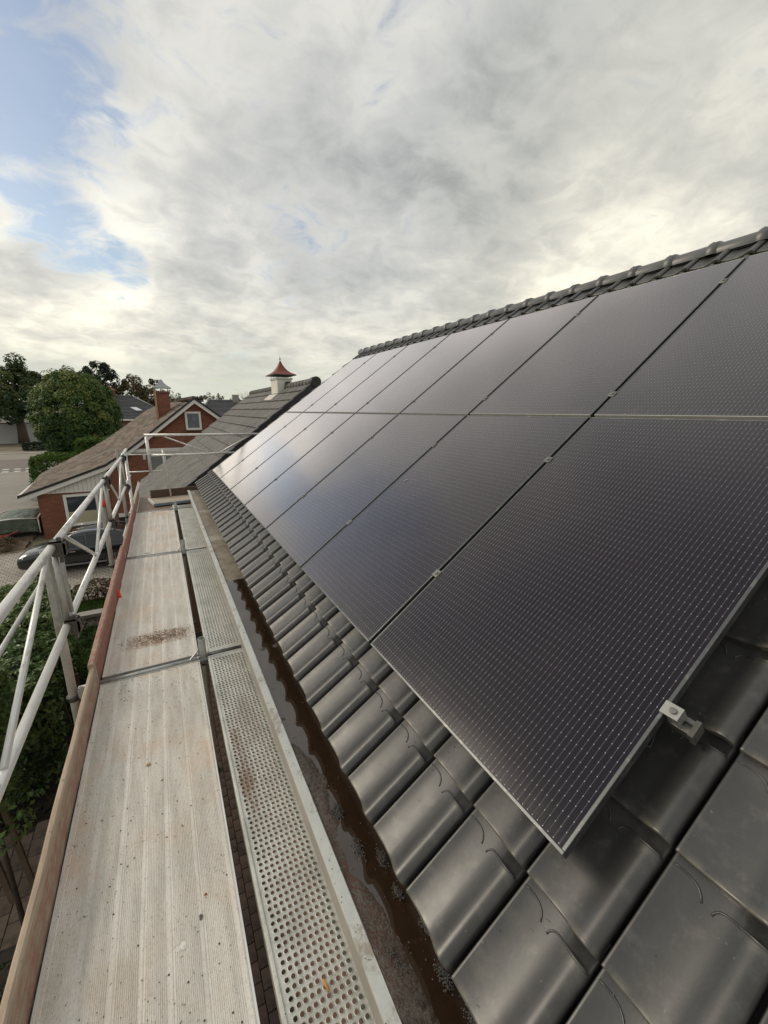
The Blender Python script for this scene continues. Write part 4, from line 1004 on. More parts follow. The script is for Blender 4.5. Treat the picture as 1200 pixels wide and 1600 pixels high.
# ------------------------------------------------------------------ houses behind
slate = mat('dark_slate', (.060, .060, .066), .6, 0, .15, .8, dirt=((.11, .11, .1), .4, 2), bump=.02, bscale=6, tone=.15)
def hipped(name_label, cx, cy, hx, hy, ez, rz, wallm, ridge_half, rot=0., win=(), courses=16):
    t_ = thing('far_house', name_label, 'house', (cx, cy, GZ), (0, 0, rot))
    e = ez+H; r_ = rz+H
    MB().box((-hx+.35, -hy+.35, 0), (hx-.35, hy-.35, e)).ob('wall', wallm, t_, world=False)
    rr = MB(); ring0 = [(-hx, -hy), (hx, -hy), (hx, hy), (-hx, hy)]; top = [(-ridge_half, 0), (ridge_half, 0)]
    vs = []
    for j in range(courses):       # stepped courses
        k0, k1 = j/courses, (j+1)/courses
        for k, lft in ((k0, .07), (k1, .0)):
            for q, (x, y) in enumerate(ring0):
                tx = top[1] if q in (1, 2) else top[0]; vs.append((x+(tx[0]-x)*k, y+(tx[1]-y)*k, e+(r_-e)*k+lft))
    fs = [(j*8+q, j*8+(q+1) % 4, j*8+4+(q+1) % 4, j*8+4+q) for j in range(courses) for q in range(4)]
    fs += [(j*8+4+q, j*8+4+(q+1) % 4, j*8+8+(q+1) % 4, j*8+8+q) for j in range(courses-1) for q in range(4)]
    rr.add(vs, fs); ro = rr.ob('roof', slate, t_, world=False)
    hp = MB()
    for q, (x, y) in enumerate(ring0):
        tx = top[1] if q in (1, 2) else top[0]; hp.tube([(x, y, e+.1), (tx[0], tx[1], r_+.05)], .09, 6)
    hp.tube([(top[0][0], 0, r_+.03), (top[1][0]+.01, 0, r_+.03)], .11, 6)
    hp.ob('hip_tiles', mat('hip_tile', (.14, .14, .145), .6, 0, .1, 2), ro, world=False)
    MB().box((-hx-.08, -hy-.08, e-.24), (hx+.08, hy+.08, e-.02)).ob('fascia', white_paint, t_, world=False)
    for (x0, x1, z0, z1) in win: window(t_, x0, x1, z0, z1, -hy+.33, .12)
    return t_, ro
t_, ro = hipped('dark slate hipped house with brick walls beside the round tree', -3.9, 64, 5.0, 5.0, -1.0, 1.75, brick_brown, 1.2, R(12), ((.2, .9, 3.0, 5.2), (1.6, 2.8, 3.3, 5.0)))
MB().box((-1.9, -.5, 7.2), (-.7, .5, 8.9)).ob('chimney', brick_brown, t_, world=False)
cp = MB().add([(-2.05, -.65, 8.9), (-.55, -.65, 8.9), (-.55, .65, 8.9), (-2.05, .65, 8.9), (-1.3, 0, 9.55)], [(0, 1, 4), (1, 2, 4), (2, 3, 4), (3, 0, 4), (3, 2, 1, 0)]); cp.ob('chimney_cap', mat('cap_terracotta', (.20, .10, .06), .7), t_, world=False)
sk = MB().add([(.3, -2.75, 6.86), (1.0, -2.6, 6.90), (1.55, -3.35, 6.5), (.85, -3.5, 6.46)], [(0, 1, 2, 3)]); sk.ob('roof_light', mat('rooflight', (.7, .72, .74), .12, spec=.9), ro, world=False)
t_, ro = hipped('dark slate roofed house behind the brick gable with a small chimney', 8.2, 52, 4.6, 5.0, -1.1, 1.16, brick_brown, 2.9, R(-3))
MB().box((-.35, -.35, 7.0), (.35, .35, 8.35)).ob('chimney', mat('grey_render', (.28, .27, .25), .8), t_, world=False)
# white house and garden wall far left
wall_m = mat('white_garden_wall', (.50, .50, .485), .8, 0, .06, .3)
t_ = thing('garden_wall', 'long white rendered garden wall beyond the road', 'wall', (-27, 104, GZ), (0, 0, math.atan2(8, 3.7)*0+R(30)))
MB().box((-14, 0, 0), (20, .3, 3.75)).ob('wall_face', wall_m, t_, world=False)
MB().box((-14, -.06, 3.752), (20, .36, 3.95)).ob('coping', mat('wall_coping', (.20, .18, .15), .8), t_, world=False)
t_ = thing('far_house', 'white rendered house with gable roof behind the garden wall', 'house', (-24, 122, GZ))
wh = mat('white_render', (.58, .56, .50), .8, 0, .05, .4)
m_ = MB(); m_.prism([(-9, 0), (9, 0), (9, 4.9), (0, 7.6), (-9, 4.9)], 'y', 0, 9); m_.ob('wall', wh, t_, world=False)
m_ = MB(); m_.prism([(-9.6, 4.75), (0, 7.7), (9.6, 4.75), (9.6, 5.0), (0, 7.98), (-9.6, 5.0)], 'y', -.4, 9.5); m_.ob('roof', slate, t_, world=False)
for x in (-5, -2.2, .6, 2.8, 5.4): window(t_, x, x+1.7, 2.6, 4.5, -.03, .16, (x+.85,))

# ------------------------------------------------------------------ vehicles
def wheel(parent, loc, r, side=-1):
    tyre = MB()
    pr = [(r-.06, -.10), (r-.01, -.09), (r, -.05), (r, .05), (r-.01, .09), (r-.06, .10)]
    n = 24; vs = [(cos(2*pi*k/n)*a, b, sin(2*pi*k/n)*a) for k in range(n) for a, b in pr]
    tyre.add(vs, [(k*6+i, k*6+i+1, ((k+1) % n)*6+i+1, ((k+1) % n)*6+i) for k in range(n) for i in range(5)], smooth=True)
    o = tyre.ob('wheel', blackm, parent, world=False); o.location = loc
    rim = MB(); rim.tube([(0, -.07, 0), (0, .07, 0)], r-.055, 20)
    rim.ob('hub', dark_steel, o, world=False)
    sp = MB(); sp.tube([(0, side*.075, 0), (0, side*.095, 0)], .06, 10)
    for k in range(5):
        a = 2*pi*k/5+.3
        for da in (-.12, .12): sp.bar((cos(a)*.04, side*.085, sin(a)*.04), (cos(a+da)*(r-.06), side*.082, sin(a+da)*(r-.06)), .02, .03, (0, 1, 0))
    rg = [(cos(2*pi*k/20)*(r-.065), side*.085, sin(2*pi*k/20)*(r-.065)) for k in range(21)]; sp.tube(rg, .012, 6)
    sp.ob('rim', mat('alloy', (.35, .35, .36), .3, .8), o, world=False)
def car(loc, rot, label, colm, prof, wr, wb, hw, kindname):
    """prof: stations (x, z_sill, z_belt, z_roof, inset_roof)"""
    t_ = thing('parked_car', label, 'car', loc, (0, 0, rot))
    rings = []
    for (x, zs, zb, zr, ins, wf) in prof:
        h = hw*wf
        rings.append([(x, -h*.90, zs), (x, -h*.99, zs+.10), (x, -h, (zs+zb)/2), (x, -h*.965, zb-.04), (x, -h*.93, zb), (x, -(h-ins), zr-.05), (x, -(h-ins)*.86, zr), (x, 0, zr+.015),
                      (x, (h-ins)*.86, zr), (x, h-ins, zr-.05), (x, h*.93, zb), (x, h*.965, zb-.04), (x, h, (zs+zb)/2), (x, h*.99, zs+.10), (x, h*.90, zs)])
    n = len(rings[0]); vs = [p for r in rings for p in r]
    fs = [(i*n+k, i*n+(k+1) % n, (i+1)*n+(k+1) % n, (i+1)*n+k) for i in range(len(rings)-1) for k in range(n)] + [tuple(range(n)), tuple((len(rings)-1)*n+k for k in reversed(range(n)))]
    b_ = MB().add(vs, fs, smooth=True); bo = b_.ob('body', colm, t_, world=False)
    md = bo.modifiers.new('s', 'SUBSURF'); md.levels = 1; md.render_levels = 2
    return t_
dkpaint = mat('dark_car_paint', (.010, .011, .014), .25, .2, .05, 2, coat=1., coatr=.05)
prof = [(-2.10, .42, .62, .66, .10, .80), (-2.05, .28, .74, .80, .12, .90), (-1.85, .24, .84, .93, .14, .97), (-1.3, .22, .92, 1.00, .16, 1), (-.95, .22, .95, 1.05, .18, 1), (-.42, .22, .98, 1.46, .27, 1), (-.1, .22, .99, 1.58, .28, 1), (.6, .22, 1.0, 1.63, .28, 1),
        (1.3, .22, 1.02, 1.58, .28, 1), (1.75, .26, 1.04, 1.42, .26, .98), (2.05, .30, 1.0, 1.10, .20, .93), (2.18, .42, .80, .90, .14, .86)]
car_glass = mat('car_glass', (.012, .013, .015), .04, 0, .1, 1, spec=.7)
car1 = car((-3.42, 20.75, GZ), R(-3), 'dark grey estate-like car parked on the block paving below the scaffold', dkpaint, prof, .34, 2.5, .92, 'car')
for side in (-1, 1):
    s_ = side
    arch = MB()
    for wx in (-1.27, 1.23):
        a_ = MB(); a_.tube([(wx, s_*.80, .36), (wx, s_*.935, .36)], .40, 24); a_.ob('wheel_arch', blackm, car1, world=False)
        wheel(car1, (wx, s_*.865, .335), .335, s_)
    # side windows: slightly proud dark panes between the pillars
    for x0, x1, z0, z1, xt0, xt1 in ((-.62, .22, 1.03, 1.45, -.24, .20), (.30, 1.02, 1.04, 1.49, .28, 1.0), (1.10, 1.72, 1.07, 1.43, 1.08, 1.50)):
        q = MB().add([(x0, s_*.868, z0), (x1, s_*.868, z0), (xt1, s_*.70, z1), (xt0, s_*.70, z1)], [(0, 1, 2, 3)]); q.ob('side_window', car_glass, car1, world=False)
    for x in (-.60, .27, 1.08): MB().box((x, s_*.925-.001, .32), (x+.008, s_*.925+.002, .98)).ob('door_gap', blackm, car1, world=False)
    MB().box((-.30, s_*.935-.012, .86), (-.10, s_*.935+.012, .89)).ob('door_handle', mat('chrome', (.6, .6, .6), .15, 1.), car1, world=False); MB().box((.72, s_*.935-.012, .88), (.92, s_*.935+.012, .91)).ob('door_handle', MATS['chrome'], car1, world=False)
    MB().box((-1.0, s_*.925-.012, .30), (1.0, s_*.925+.012, .36)).ob('sill_trim', mat('grey_trim', (.25, .25, .25), .4), car1, world=False)
    hl = MB(); hl.add([(-2.09, s_*.58, .66), (-2.06, s_*.74, .66), (-1.83, s_*.865, .76), (-1.80, s_*.85, .86), (-1.98, s_*.66, .81)], [(0, 1, 2, 3, 4)]); hl.ob('headlight', mat('headlamp', (.75, .76, .78), .12, .3, spec=.9), car1, world=False)
    MB().tube([(-.30, s_*.66, 1.60), (.2, s_*.66, 1.655), (1.2, s_*.66, 1.63), (1.5, s_*.66, 1.56)], .015, 6).ob('roof_rail', MATS['chrome'], car1, world=False)
    mr = MB(); mr.box((-.60, s_*.94-.07, 1.02), (-.46, s_*.94+.07, 1.14)); bevel(mr.ob('door_mirror', dkpaint, car1, world=False), .03, 2)
MB().add([(-.93, -.66, 1.085), (-.93, .66, 1.085), (-.46, .56, 1.46), (-.46, -.56, 1.46)], [(0, 1, 2, 3)]).ob('windscreen', mat('windscreen_glass', (.12, .13, .14), .05, 0, .1, 1, spec=1.), car1, world=False)
MB().box((-2.12, -.40, .47), (-2.10, .40, .66)).ob('grille', blackm, car1, world=False)
silver = mat('silver_car_paint', (.48, .50, .52), .3, .5, .04, 2, coat=1., coatr=.06)
car2 = car((-6.25, 36.2, GZ), R(172), 'silver car with red tail light behind the corner of the brick house', silver, [(x, a, b, c, d, e) for x, a, b, c, d, e in prof], .32, 2.5, .88, 'car')
for side in (-1, 1):
    for wx in (-1.27, 1.23): MB().tube([(wx, side*.78, .36), (wx, side*.90, .36)], .385, 24).ob('wheel_arch', blackm, car2, world=False); wheel(car2, (wx, side*.83, .33), .33, side)
    MB().box((2.06, side*.62-.13, .78), (2.19, side*.62+.13, .95)).ob('tail_light', mat('tail_lamp', (.55, .03, .02), .2), car2, world=False)
    for x0, x1, z0, z1, xt0, xt1 in ((-.62, .22, 1.03, 1.45, -.24, .20), (.30, 1.02, 1.04, 1.49, .28, 1.0), (1.10, 1.72, 1.07, 1.43, 1.08, 1.50)):
        MB().add([(x0, side*.83, z0), (x1, side*.83, z0), (xt1, side*.67, z1), (xt0, side*.67, z1)], [(0, 1, 2, 3)]).ob('side_window', car_glass, car2, world=False)
# covered trailer
t_ = thing('covered_trailer', 'trailer under a green tarpaulin strapped over a white frame, by the brick wall', 'trailer', (-6.98, 27.75, GZ), (0, 0, R(-2)))
tarp = mat('green_tarp', (.085, .105, .075), .45, 0, .25, 2.5, dirt=((.22, .24, .20), .6, 3), bump=.05, bscale=5)
mb = MB(); nx, ny = 30, 26; hx_, hy_, hz_ = .86, 1.25, 1.22
def tarp_pt(i, j):
    u, v = i/nx*2-1, j/ny*2-1; cx = max(-1, min(1, u*1.9)); cy = max(-1, min(1, v*1.7))
    over = max(0, abs(u*1.9)-1)+max(0, abs(v*1.7)-1)
    z = hz_-.12*abs(cy)**2-.10*abs(cx)**3-over*1.0; x = cx*hx_; y = cy*hy_; k = noise.noise((u*5, v*5, 2))*.06+noise.noise((u*14, v*14, 5))*.03
    return (x*(1+.05*over)+k*(1 if abs(u*1.9) > 1 else .2), y*(1+.03*over)-k, max(.18, z+k*.7))
mb.add([tarp_pt(i, j) for i in range(nx+1) for j in range(ny+1)], [(i*(ny+1)+j, (i+1)*(ny+1)+j, (i+1)*(ny+1)+j+1, i*(ny+1)+j+1) for i in range(nx) for j in range(ny)], smooth=True)
mb.ob('tarpaulin', tarp, t_, world=False)
fr = MB()
for sx in (-1, 1): fr.tube([(sx*.98, -1.32, .25), (sx*.96, -1.28, 1.05), (sx*.9, 0, 1.16), (sx*.96, 1.28, 1.05)], .032, 8)
fr.tube([(-.97, -1.30, 1.03), (0, -1.30, 1.09), (.97, -1.30, 1.03)], .032, 8); fr.ob('strap_frame', white_paint, t_, world=False)
MB().box((-.95, -1.2, .30), (.95, 1.2, .42)).ob('chassis', dark_steel, t_, world=False)
wheel(t_, (-.95, 0, .28), .28, -1); wheel(t_, (.95, 0, .28), .28, 1)
MB().prism([(-.6, .45), (.5, .5), (.5, .9), (-.3, .88)], 'x', .96, 1.01).ob('mesh_panel', mat('olive_mesh', (.10, .10, .06), .8), t_, world=False)
MB().bar((-.15, -1.2, .33), (-.28, -2.0, .40), .06, .05).ob('drawbar', dark_steel, t_, world=False)
jw = MB().box((-.50, -2.1, .34), (-.12, -1.98, .46)); jw.bar((-.12, -2.04, .42), (.25, -1.9, .60), .03, .03); jw.ob('hitch_cover', mat('red_plastic', (.55, .04, .04), .4), t_, world=False)

# ------------------------------------------------------------------ plants
def leafmat(name, cols, trans=.25, rough=.55):
    m = bpy.data.materials.new(name); m.use_nodes = True; t = G(m.node_tree); t.N.clear()
    o = t.n('ShaderNodeOutputMaterial'); b = t.n('ShaderNodeBsdfPrincipled'); tr = t.n('ShaderNodeBsdfTranslucent'); mx = t.n('ShaderNodeMixShader')
    a = t.n('ShaderNodeAttribute', attribute_name='tone').outputs['Fac']; cr = t.n('ShaderNodeValToRGB'); t.put(cr.inputs[0], a)
    e = cr.color_ramp.elements; e[0].color = (*cols[0], 1); e[1].color = (*cols[-1], 1)
    for k, c in enumerate(cols[1:-1]): x = e.new((k+1)/(len(cols)-1)); x.color = (*c, 1)
    t.put(b.inputs['Base Color'], cr.outputs[0]); b.inputs['Roughness'].default_value = rough; b.inputs['Specular IOR Level'].default_value = .35
    t.put(tr.inputs[0], cr.outputs[0]); mx.inputs[0].default_value = trans
    t.L.new(b.outputs[0], mx.inputs[1]); t.L.new(tr.outputs[0], mx.inputs[2]); t.L.new(mx.outputs[0], o.inputs[0]); return m
def leaves(name, pts, nrm, size, m, parent, tone=None, aspect=.55, kind=None, world=True):
    """thousands of folded leaf faces in one mesh, built with numpy"""
    n = len(pts); pts = np.asarray(pts, float); nrm = np.asarray(nrm, float)
    nrm /= np.linalg.norm(nrm, axis=1, keepdims=True)+1e-9
    rnd = rng.normal(size=(n, 3)); a = np.cross(nrm, rnd); a /= np.linalg.norm(a, axis=1, keepdims=True)+1e-9; b = np.cross(nrm, a)
    s = size*rng.uniform(.6, 1.25, (n, 1))
    v0 = pts-a*s*.5; v2 = pts+a*s*.5-nrm*s*.12; v1 = pts+b*s*aspect*.5+nrm*s*.10; v3 = pts-b*s*aspect*.5+nrm*s*.10
    V = np.stack([v0, v1, v2, v3], 1).reshape(-1, 3)
    me = bpy.data.meshes.new(name); me.vertices.add(4*n); me.vertices.foreach_set('co', V.ravel())
    idx = np.arange(n)*4; F = np.stack([idx, idx+1, idx+2, idx, idx+2, idx+3], 1).reshape(-1)
    me.loops.add(6*n); me.loops.foreach_set('vertex_index', F.astype(np.int32)); me.polygons.add(2*n)
    me.polygons.foreach_set('loop_start', (np.arange(2*n)*3).astype(np.int32)); me.polygons.foreach_set('loop_total', np.full(2*n, 3, np.int32))
    me.update(calc_edges=True)
    tn = rng.uniform(0, 1, n) if tone is None else np.clip(tone, 0, 1)
    at = me.attributes.new('tone', 'FLOAT', 'FACE'); at.data.foreach_set('value', np.repeat(tn, 2).astype(np.float32))
    me.materials.append(m); return link(name, me, parent, world, kind)
def clumps(c, r, nc, cr, n, fill=.55, seed=0, lowcut=-1., jag=.25):
    """points in leaf clumps spread over an ellipsoid crown"""
    rg = np.random.default_rng(seed+11); c = np.array(c, float); r = np.array(r, float)
    d = rg.normal(size=(nc, 3)); d /= np.linalg.norm(d, axis=1, keepdims=True); d[:, 2] = np.maximum(d[:, 2], lowcut)
    rad = rg.uniform(fill, 1., (nc, 1))**.6; cc = c+d*r*rad*(1-cr*.55)*(1+rg.normal(0, jag*.35, (nc, 1)))
    per = n//nc; P = []; Nn = []; T = []
    for k in range(nc):
        q = rg.normal(size=(per, 3)); q /= np.linalg.norm(q, axis=1, keepdims=True); rr = rg.uniform(.35, 1., (per, 1))**.5
        s_ = cr*rg.uniform(.6, 1.25); P.append(cc[k]+q*rr*r*s_*np.array([1, 1, .75])); Nn.append(q*.8+d[k]*.5+rg.normal(0, .35, (per, 3))+np.array([0, 0, .35])); T.append(np.clip(.5+rg.normal(0, .22)+rg.normal(0, .16, per), 0, 1))
    return np.concatenate(P), np.concatenate(Nn), np.concatenate(T)
bark = mat('bark', (.085, .065, .048), .9, 0, .25, 6, bump=.03, bscale=12)
bark_pale = mat('pale_twigs', (.30, .24, .19), .9, 0, .2, 6)
def tree(label, x, y, zc, r, n, size, m, seed, nc=40, cr=.34, fill=.5, trunk_r=.3, name='tree', top_light=0., barkm=bark, limbs=8, cat='tree', jag=.25):
    t_ = thing(name, label, cat, (x, y, GZ)); rr = random.Random(seed)
    tb = MB(); zl = zc-r[2]*.75
    tb.tube([(x, y, GZ-.1), (x+rr.uniform(-.1, .1), y, (GZ+zl)/2), (x, y, zl), (x+rr.uniform(-.2, .2), y, zc+r[2]*.3)], [trunk_r*1.25, trunk_r, trunk_r*.85, trunk_r*.25], 9)
    tb.ob('trunk', barkm, t_)
    for k in range(limbs):
        a = 2*pi*k/limbs+rr.uniform(-.3, .3); z0 = zl+rr.uniform(0, r[2]*.6); e = rr.uniform(.5, .85)
        b = MB(); b.tube([(x, y, z0), (x+cos(a)*r[0]*e*.5, y+sin(a)*r[1]*e*.5, z0+r[2]*.25), (x+cos(a)*r[0]*e, y+sin(a)*r[1]*e, z0+r[2]*rr.uniform(.35, .8))], [trunk_r*.4, trunk_r*.24, trunk_r*.07], 6); b.ob('branch', barkm, t_)
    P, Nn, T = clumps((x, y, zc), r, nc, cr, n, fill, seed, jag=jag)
    if top_light: T = np.clip(T+top_light*(P[:, 2]-zc)/r[2], 0, 1)  # light on the crown top painted in as paler leaf colour
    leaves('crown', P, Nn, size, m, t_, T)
    return t_
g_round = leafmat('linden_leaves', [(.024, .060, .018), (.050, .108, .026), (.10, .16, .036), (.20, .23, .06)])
g_oak = leafmat('oak_leaves', [(.020, .045, .018), (.042, .078, .026), (.080, .115, .034), (.20, .17, .045)])
g_dark = leafmat('dark_leaves', [(.010, .026, .014), (.022, .042, .020), (.035, .055, .024)])
g_aut = leafmat('autumn_leaves', [(.045, .050, .020), (.085, .075, .028), (.14, .09, .035), (.09, .10, .03)])
g_purple = leafmat('purple_leaves', [(.030, .016, .018), (.05, .026, .026), (.07, .05, .03)])
g_mid = leafmat('birch_leaves', [(.05, .07, .025), (.08, .10, .035), (.11, .12, .045)])
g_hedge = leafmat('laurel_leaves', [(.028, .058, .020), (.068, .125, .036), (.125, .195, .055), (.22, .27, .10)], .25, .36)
g_bright = leafmat('bright_shrub_leaves', [(.035, .08, .015), (.07, .14, .022), (.12, .19, .035)])
g_dry = leafmat('dry_shrub_leaves', [(.08, .05, .03), (.14, .09, .055), (.10, .10, .04)])

tree('broad round linden tree with dense yellow-green crown between road and brick house', -6.35, 46, -.75, (3.45, 3.45, 4.35), 76000, .23, g_round, 3, 700, .145, .70, .32, top_light=.34, jag=.02)
tree('tall oak with bare trunk before the white garden wall', -23.6, 104, 3.3, (6.3, 5.8, 7.0), 11000, .62, g_oak, 5, 70, .26, .35, .75, top_light=.22, jag=.3)
tree('dark oak cut by the left edge of the photograph', -30.5, 108, 3.0, (6.0, 5.5, 7.6), 10000, .62, g_oak, 6, 60, .28, .35, .6, top_light=.1)
tree('dark rounded tree rising behind the linden', -8.2, 86, 3.9, (3.4, 3.3, 4.6), 9000, .42, g_dark, 7, 60, .26, .5, .45)
tree('thin autumn tree with sparse brown leaves behind the slate roof', -3.2, 84, 1.5, (3.8, 3.4, 5.2), 8000, .34, g_aut, 8, 50, .22, .2, .26, limbs=14)
tree('sparse olive-green tree left of the metal-capped chimney', -.2, 88, 1.3, (3.4, 3.0, 5.0), 7500, .34, g_aut, 9, 44, .22, .2, .26, limbs=12)
tree('low green tree right of the metal-capped chimney', 4.3, 80, -1.3, (3.6, 3, 4.4), 5200, .34, g_mid, 10, 50, .25, .4, .3)
tree('small dark tree between the metal-capped chimney and the gable', 1.9, 92, .2, (3.0, 2.6, 4.0), 3000, .34, g_dark, 11, 40, .25, .4, .3)
tree('purple-leaved tree above the brick gable', 8.4, 92, .2, (2.7, 2.4, 3.8), 4200, .32, g_purple, 12, 40, .25, .4, .3)
tree('light feathery tree behind the small grey chimney', 11.2, 96, 1.4, (2.4, 2.2, 4.0), 1700, .30, g_mid, 13, 36, .2, .2, .22, limbs=14)
tree('dark bushy tree above the rear slate roof', 13.4, 90, .0, (2.6, 2.4, 3.4), 3800, .34, g_dark, 14, 40, .25, .4, .3)
# bare tree
t_ = thing('bare_tree', 'leafless pale-twigged tree left of the grey tiled roof', 'tree', (16.8, 92, GZ)); rr = random.Random(4); tb = MB(); tb.tube([(16.8, 92, GZ), (16.8, 92, -1.5), (16.9, 92, 2)], [.25, .2, .08], 7); tb.ob('trunk', bark_pale, t_)
tw = MB()
for k in range(170):
    a = rr.uniform(0, 2*pi); z0 = rr.uniform(-2.5, 2); rad = rr.uniform(.8, 2.7); dz_ = rr.uniform(1.2, 3.0)*(1.2-rad/4)
    tw.tube([(16.8, 92, z0), (16.8+cos(a)*rad*.55, 92+sin(a)*rad*.5, z0+dz_*.5), (16.8+cos(a)*rad, 92+sin(a)*rad, min(4.6, z0+dz_))], [.05, .03, .014], 4, caps=False)
tw.ob('twigs', bark_pale, t_, kind='stuff')
tree('small conifer tips just left of the white chimney', 20.6, 92, .0, (1.1, 1.1, 4.3), 900, .34, g_dark, 15, 20, .3, .4, .15)
for k, (x, h_) in enumerate(((27.2, 6.2), (28.6, 7.0), (30.2, 7.6), (31.7, 7.4))):
    tree(['wispy treetop right of the pagoda-capped chimney', 'second wispy treetop right of the pagoda-capped chimney', 'tallest wispy treetop before the black ridge end', 'wispy treetop touching the black ridge end'][k], x, 92, h_-3.4, (.9, .9, 3.2), 420, .30, g_aut, 30+k, 22, .2, .3, .12, limbs=6)
tree('thin young tree with yellowing top before the white wall', -28.0, 100, -2.6, (2.0, 1.6, 1.9), 1300, .36, g_aut, 21, 20, .3, .3, .12, limbs=4)
# distant tree belt closing the horizon
P = []; Nn = []; T = []
for k in range(60):
    x = -190+k*7.5+random.uniform(-3, 3); y = random.uniform(150, 190); r_ = (random.uniform(5, 8), 5, random.uniform(4, 6.0))
    if -2 < x/y*1.0 < -.16 or x/y > .55 or x/y < -.1: r_ = (r_[0], 5, r_[2]+1)
    r_ = (r_[0], 5, r_[2]+1.6); p, n_, t__ = clumps((x, y, -2.2), r_, 16, .38, 900, .4, 50+k); P.append(p); Nn.append(n_); T.append(t__)
leaves('tree_belt', np.concatenate(P), np.concatenate(Nn), .9, g_oak, None, np.concatenate(T), kind='stuff')
# shrubs
def shrub(name, label, boxes, n, size, m, seed, cat='shrub', stems=6, top=0.2, aspect=.5):
    """leafy volume made of rounded boxes: leaves thick in the outer shell"""
    x0, y0, z0 = boxes[0][0]; x1, y1, _ = boxes[0][1]; t_ = thing(name, label, cat, ((x0+x1)/2, (y0+y1)/2, GZ)); rg = np.random.default_rng(seed); P = []; Nn = []; T = []
    tot = sum((b[1][0]-b[0][0])*(b[1][1]-b[0][1]) for b in boxes)
    for a, b in boxes:
        a = np.array(a, float); b = np.array(b, float); c = (a+b)/2; h = (b-a)/2; k = int(n*(b[0]-a[0])*(b[1]-a[1])/tot)
        q = rg.uniform(-1, 1, (k, 3)); ax_ = rg.choice([0, 1, 2, 2], k); sgn = np.where(rg.uniform(size=k) < .5, -1, 1)
        sgn = np.where((ax_ == 2), 1, sgn); dep = 1-rg.exponential(.10, k); q[np.arange(k), ax_] = sgn*dep
        pos = c+q*h; 
        bumpv = np.array([noise.noise((p_[0]*1.3+seed, p_[1]*1.3, p_[2]*1.3)) + .5*noise.noise((p_[0]*4+seed, p_[1]*4, p_[2]*4)) for p_ in pos])
        nv = np.zeros((k, 3)); nv[np.arange(k), ax_] = sgn; pos += nv*bumpv[:, None]*.28
        rad = np.clip((np.abs(q)**4).sum(1), 1, 3); pos = c+(pos-c)/(rad[:, None]**.12)
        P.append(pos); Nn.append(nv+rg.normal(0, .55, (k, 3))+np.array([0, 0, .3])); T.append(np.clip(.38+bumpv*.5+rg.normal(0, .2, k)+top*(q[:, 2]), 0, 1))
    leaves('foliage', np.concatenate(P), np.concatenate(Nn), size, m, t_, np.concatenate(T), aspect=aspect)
    st = MB()
    for k in range(stems):
        x, y = random.uniform(x0+.2, x1-.2), random.uniform(y0+.2, y1-.2); st.tube([(x, y, GZ-.05), (x+random.uniform(-.15, .15), y, (GZ+boxes[0][1][2])/2), (x+random.uniform(-.3, .3), y+.1, boxes[0][1][2]-.3)], [.03, .022, .01], 6)
    st.ob('stems', bark, t_); return t_
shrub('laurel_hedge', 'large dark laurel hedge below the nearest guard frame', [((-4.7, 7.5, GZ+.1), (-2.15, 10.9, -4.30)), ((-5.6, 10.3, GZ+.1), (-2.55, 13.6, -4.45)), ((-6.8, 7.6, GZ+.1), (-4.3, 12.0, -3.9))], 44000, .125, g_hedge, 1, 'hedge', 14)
shrub('box_hedge', 'low bright-topped hedge beside the scaffold standard', [((-2.35, 9.6, GZ+.05), (-1.1, 12.2, -5.35))], 12000, .07, leafmat('box_leaves', [(.022, .05, .012), (.05, .10, .02), (.09, .17, .03)]), 2, 'hedge', 6, .45)
shrub('evergreen_shrub', 'leafy evergreen shrub with dark stems at the lower left beside the deck', [((-3.3, 5.0, -4.9), (-1.95, 6.4, -3.05)), ((-3.6, 6.0, -5.2), (-2.3, 7.4, -3.5))], 9000, .10, g_hedge, 3, 'shrub', 3, .2)
shrub('dry_shrub', 'brown half-dry shrub at the edge of the block paving', [((-3.2, 16.2, GZ+.02), (-2.0, 16.9, GZ+.50))], 2000, .08, g_dry, 4, 'shrub', 10, .1)
shrub('green_shrub', 'bright green shrub against the sweeping brown roof', [((-8.6, 37.0, GZ+.1), (-3.6, 40.0, -3.3)), ((-5.8, 37.6, GZ+.1), (-2.5, 40.5, -2.1))], 15000, .26, g_bright, 5, 'shrub', 5, .3, aspect=.35)
shrub('ball_shrub', 'small dark shrub on the verge beyond the road', [((-19.6, 84.5, GZ+.05), (-16.8, 86.5, GZ+1.3))], 2500, .25, g_dark, 6, 'shrub', 3)
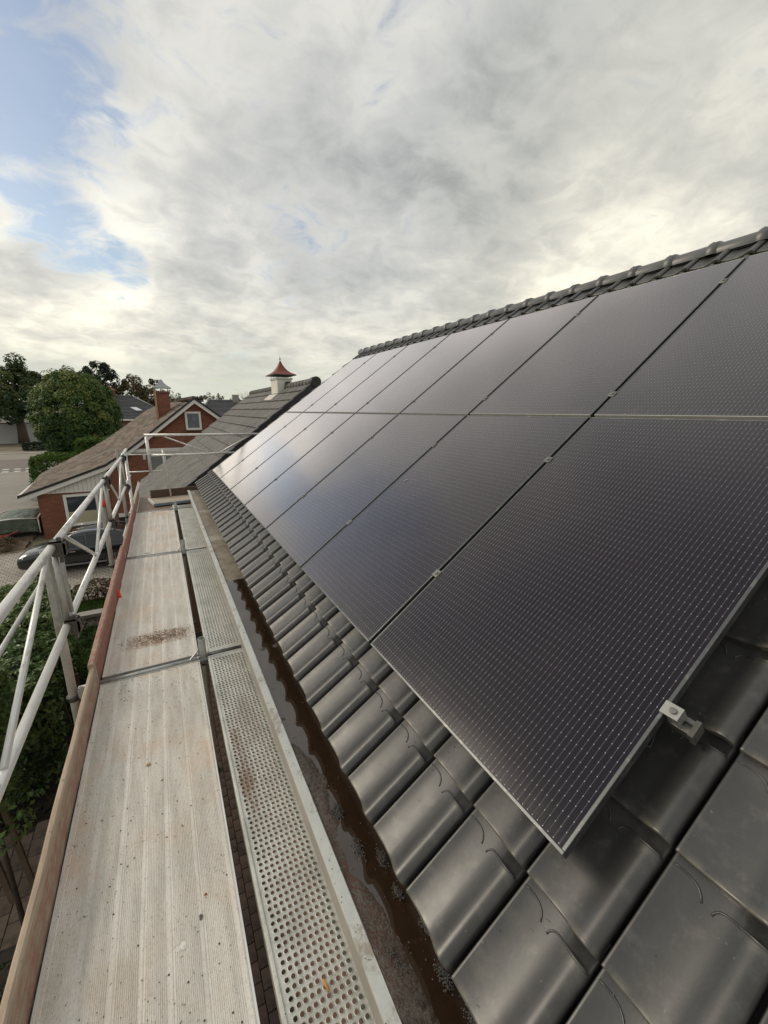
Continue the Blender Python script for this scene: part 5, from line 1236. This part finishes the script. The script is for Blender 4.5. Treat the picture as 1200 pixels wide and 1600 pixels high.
shrub('bed_shrub', 'dry brownish plants in the bed before the trailer', [((-11, 24.0, GZ), (-6.8, 25.8, GZ+.42))], 3500, .09, g_dry, 7, 'shrub', 8, .1)
shrub('corner_shrub', 'dark green shrub left of the covered trailer', [((-10.4, 27.0, GZ), (-8.35, 29.4, -5.1))], 5000, .14, g_hedge, 8, 'shrub', 4)
P = np.stack([rng.uniform(-3.8, -.8, 9000), rng.uniform(15.3, 16.4, 9000), np.full(9000, GZ+.04)], 1); leaves('grass', P, rng.normal(0, 1, (9000, 3))*np.array([1, 1, .2]), .09, g_bright, None, None, .12, 'stuff')
P = np.stack([rng.uniform(-8, -1.2, 16000), rng.uniform(4.2, 15, 16000), np.full(16000, GZ+.02)], 1); P = P[~((P[:, 0] > -4.2) & (P[:, 0] < -1.9) & (P[:, 1] > 5.2) & (P[:, 1] < 7.15))]
leaves('leaf_litter', P, rng.normal(0, .5, (len(P), 3))+np.array([0, 0, 1]), .09, leafmat('litter', [(.03, .025, .015), (.06, .045, .025), (.03, .05, .015)]), None, None, .5, 'stuff')
sheet('garden_soil', [(-9, 3.5), (-1.2, 3.5), (-1.2, 14.9), (-9, 14.9)], GZ+.004, mat('dark_soil', (.035, .028, .02), .95, 0, .3, 3, bump=.03, bscale=20))
wood_stake = mat('weathered_stake', (.12, .085, .055), .85, 0, .2, 5)
for p, q, lab in (((-2.42, 5.95, GZ), (-2.85, 6.5, -4.3), 'pale-edged wooden stake at the end of the garden path'), ((-2.22, 6.05, GZ), (-2.62, 6.6, -4.2), 'dark wooden stake beside the pale-edged stake'),
                  ((-2.25, 9.3, GZ), (-2.35, 9.0, -4.75), 'leaning wooden post against the laurel hedge'), ((-2.12, 9.5, GZ), (-2.02, 9.3, -5.2), 'second thin post standing before the laurel hedge')):
    tag(MB().bar(p, q, .06, .05, (0, 1, 0)).ob('stake', wood_stake), lab, 'stake', None)

# ------------------------------------------------------------------ lift everything from eye-relative to ground-relative heights
for o in list(COL.objects):
    if o.parent is None and o.name not in ('camera', 'sun'): o.location.z += H
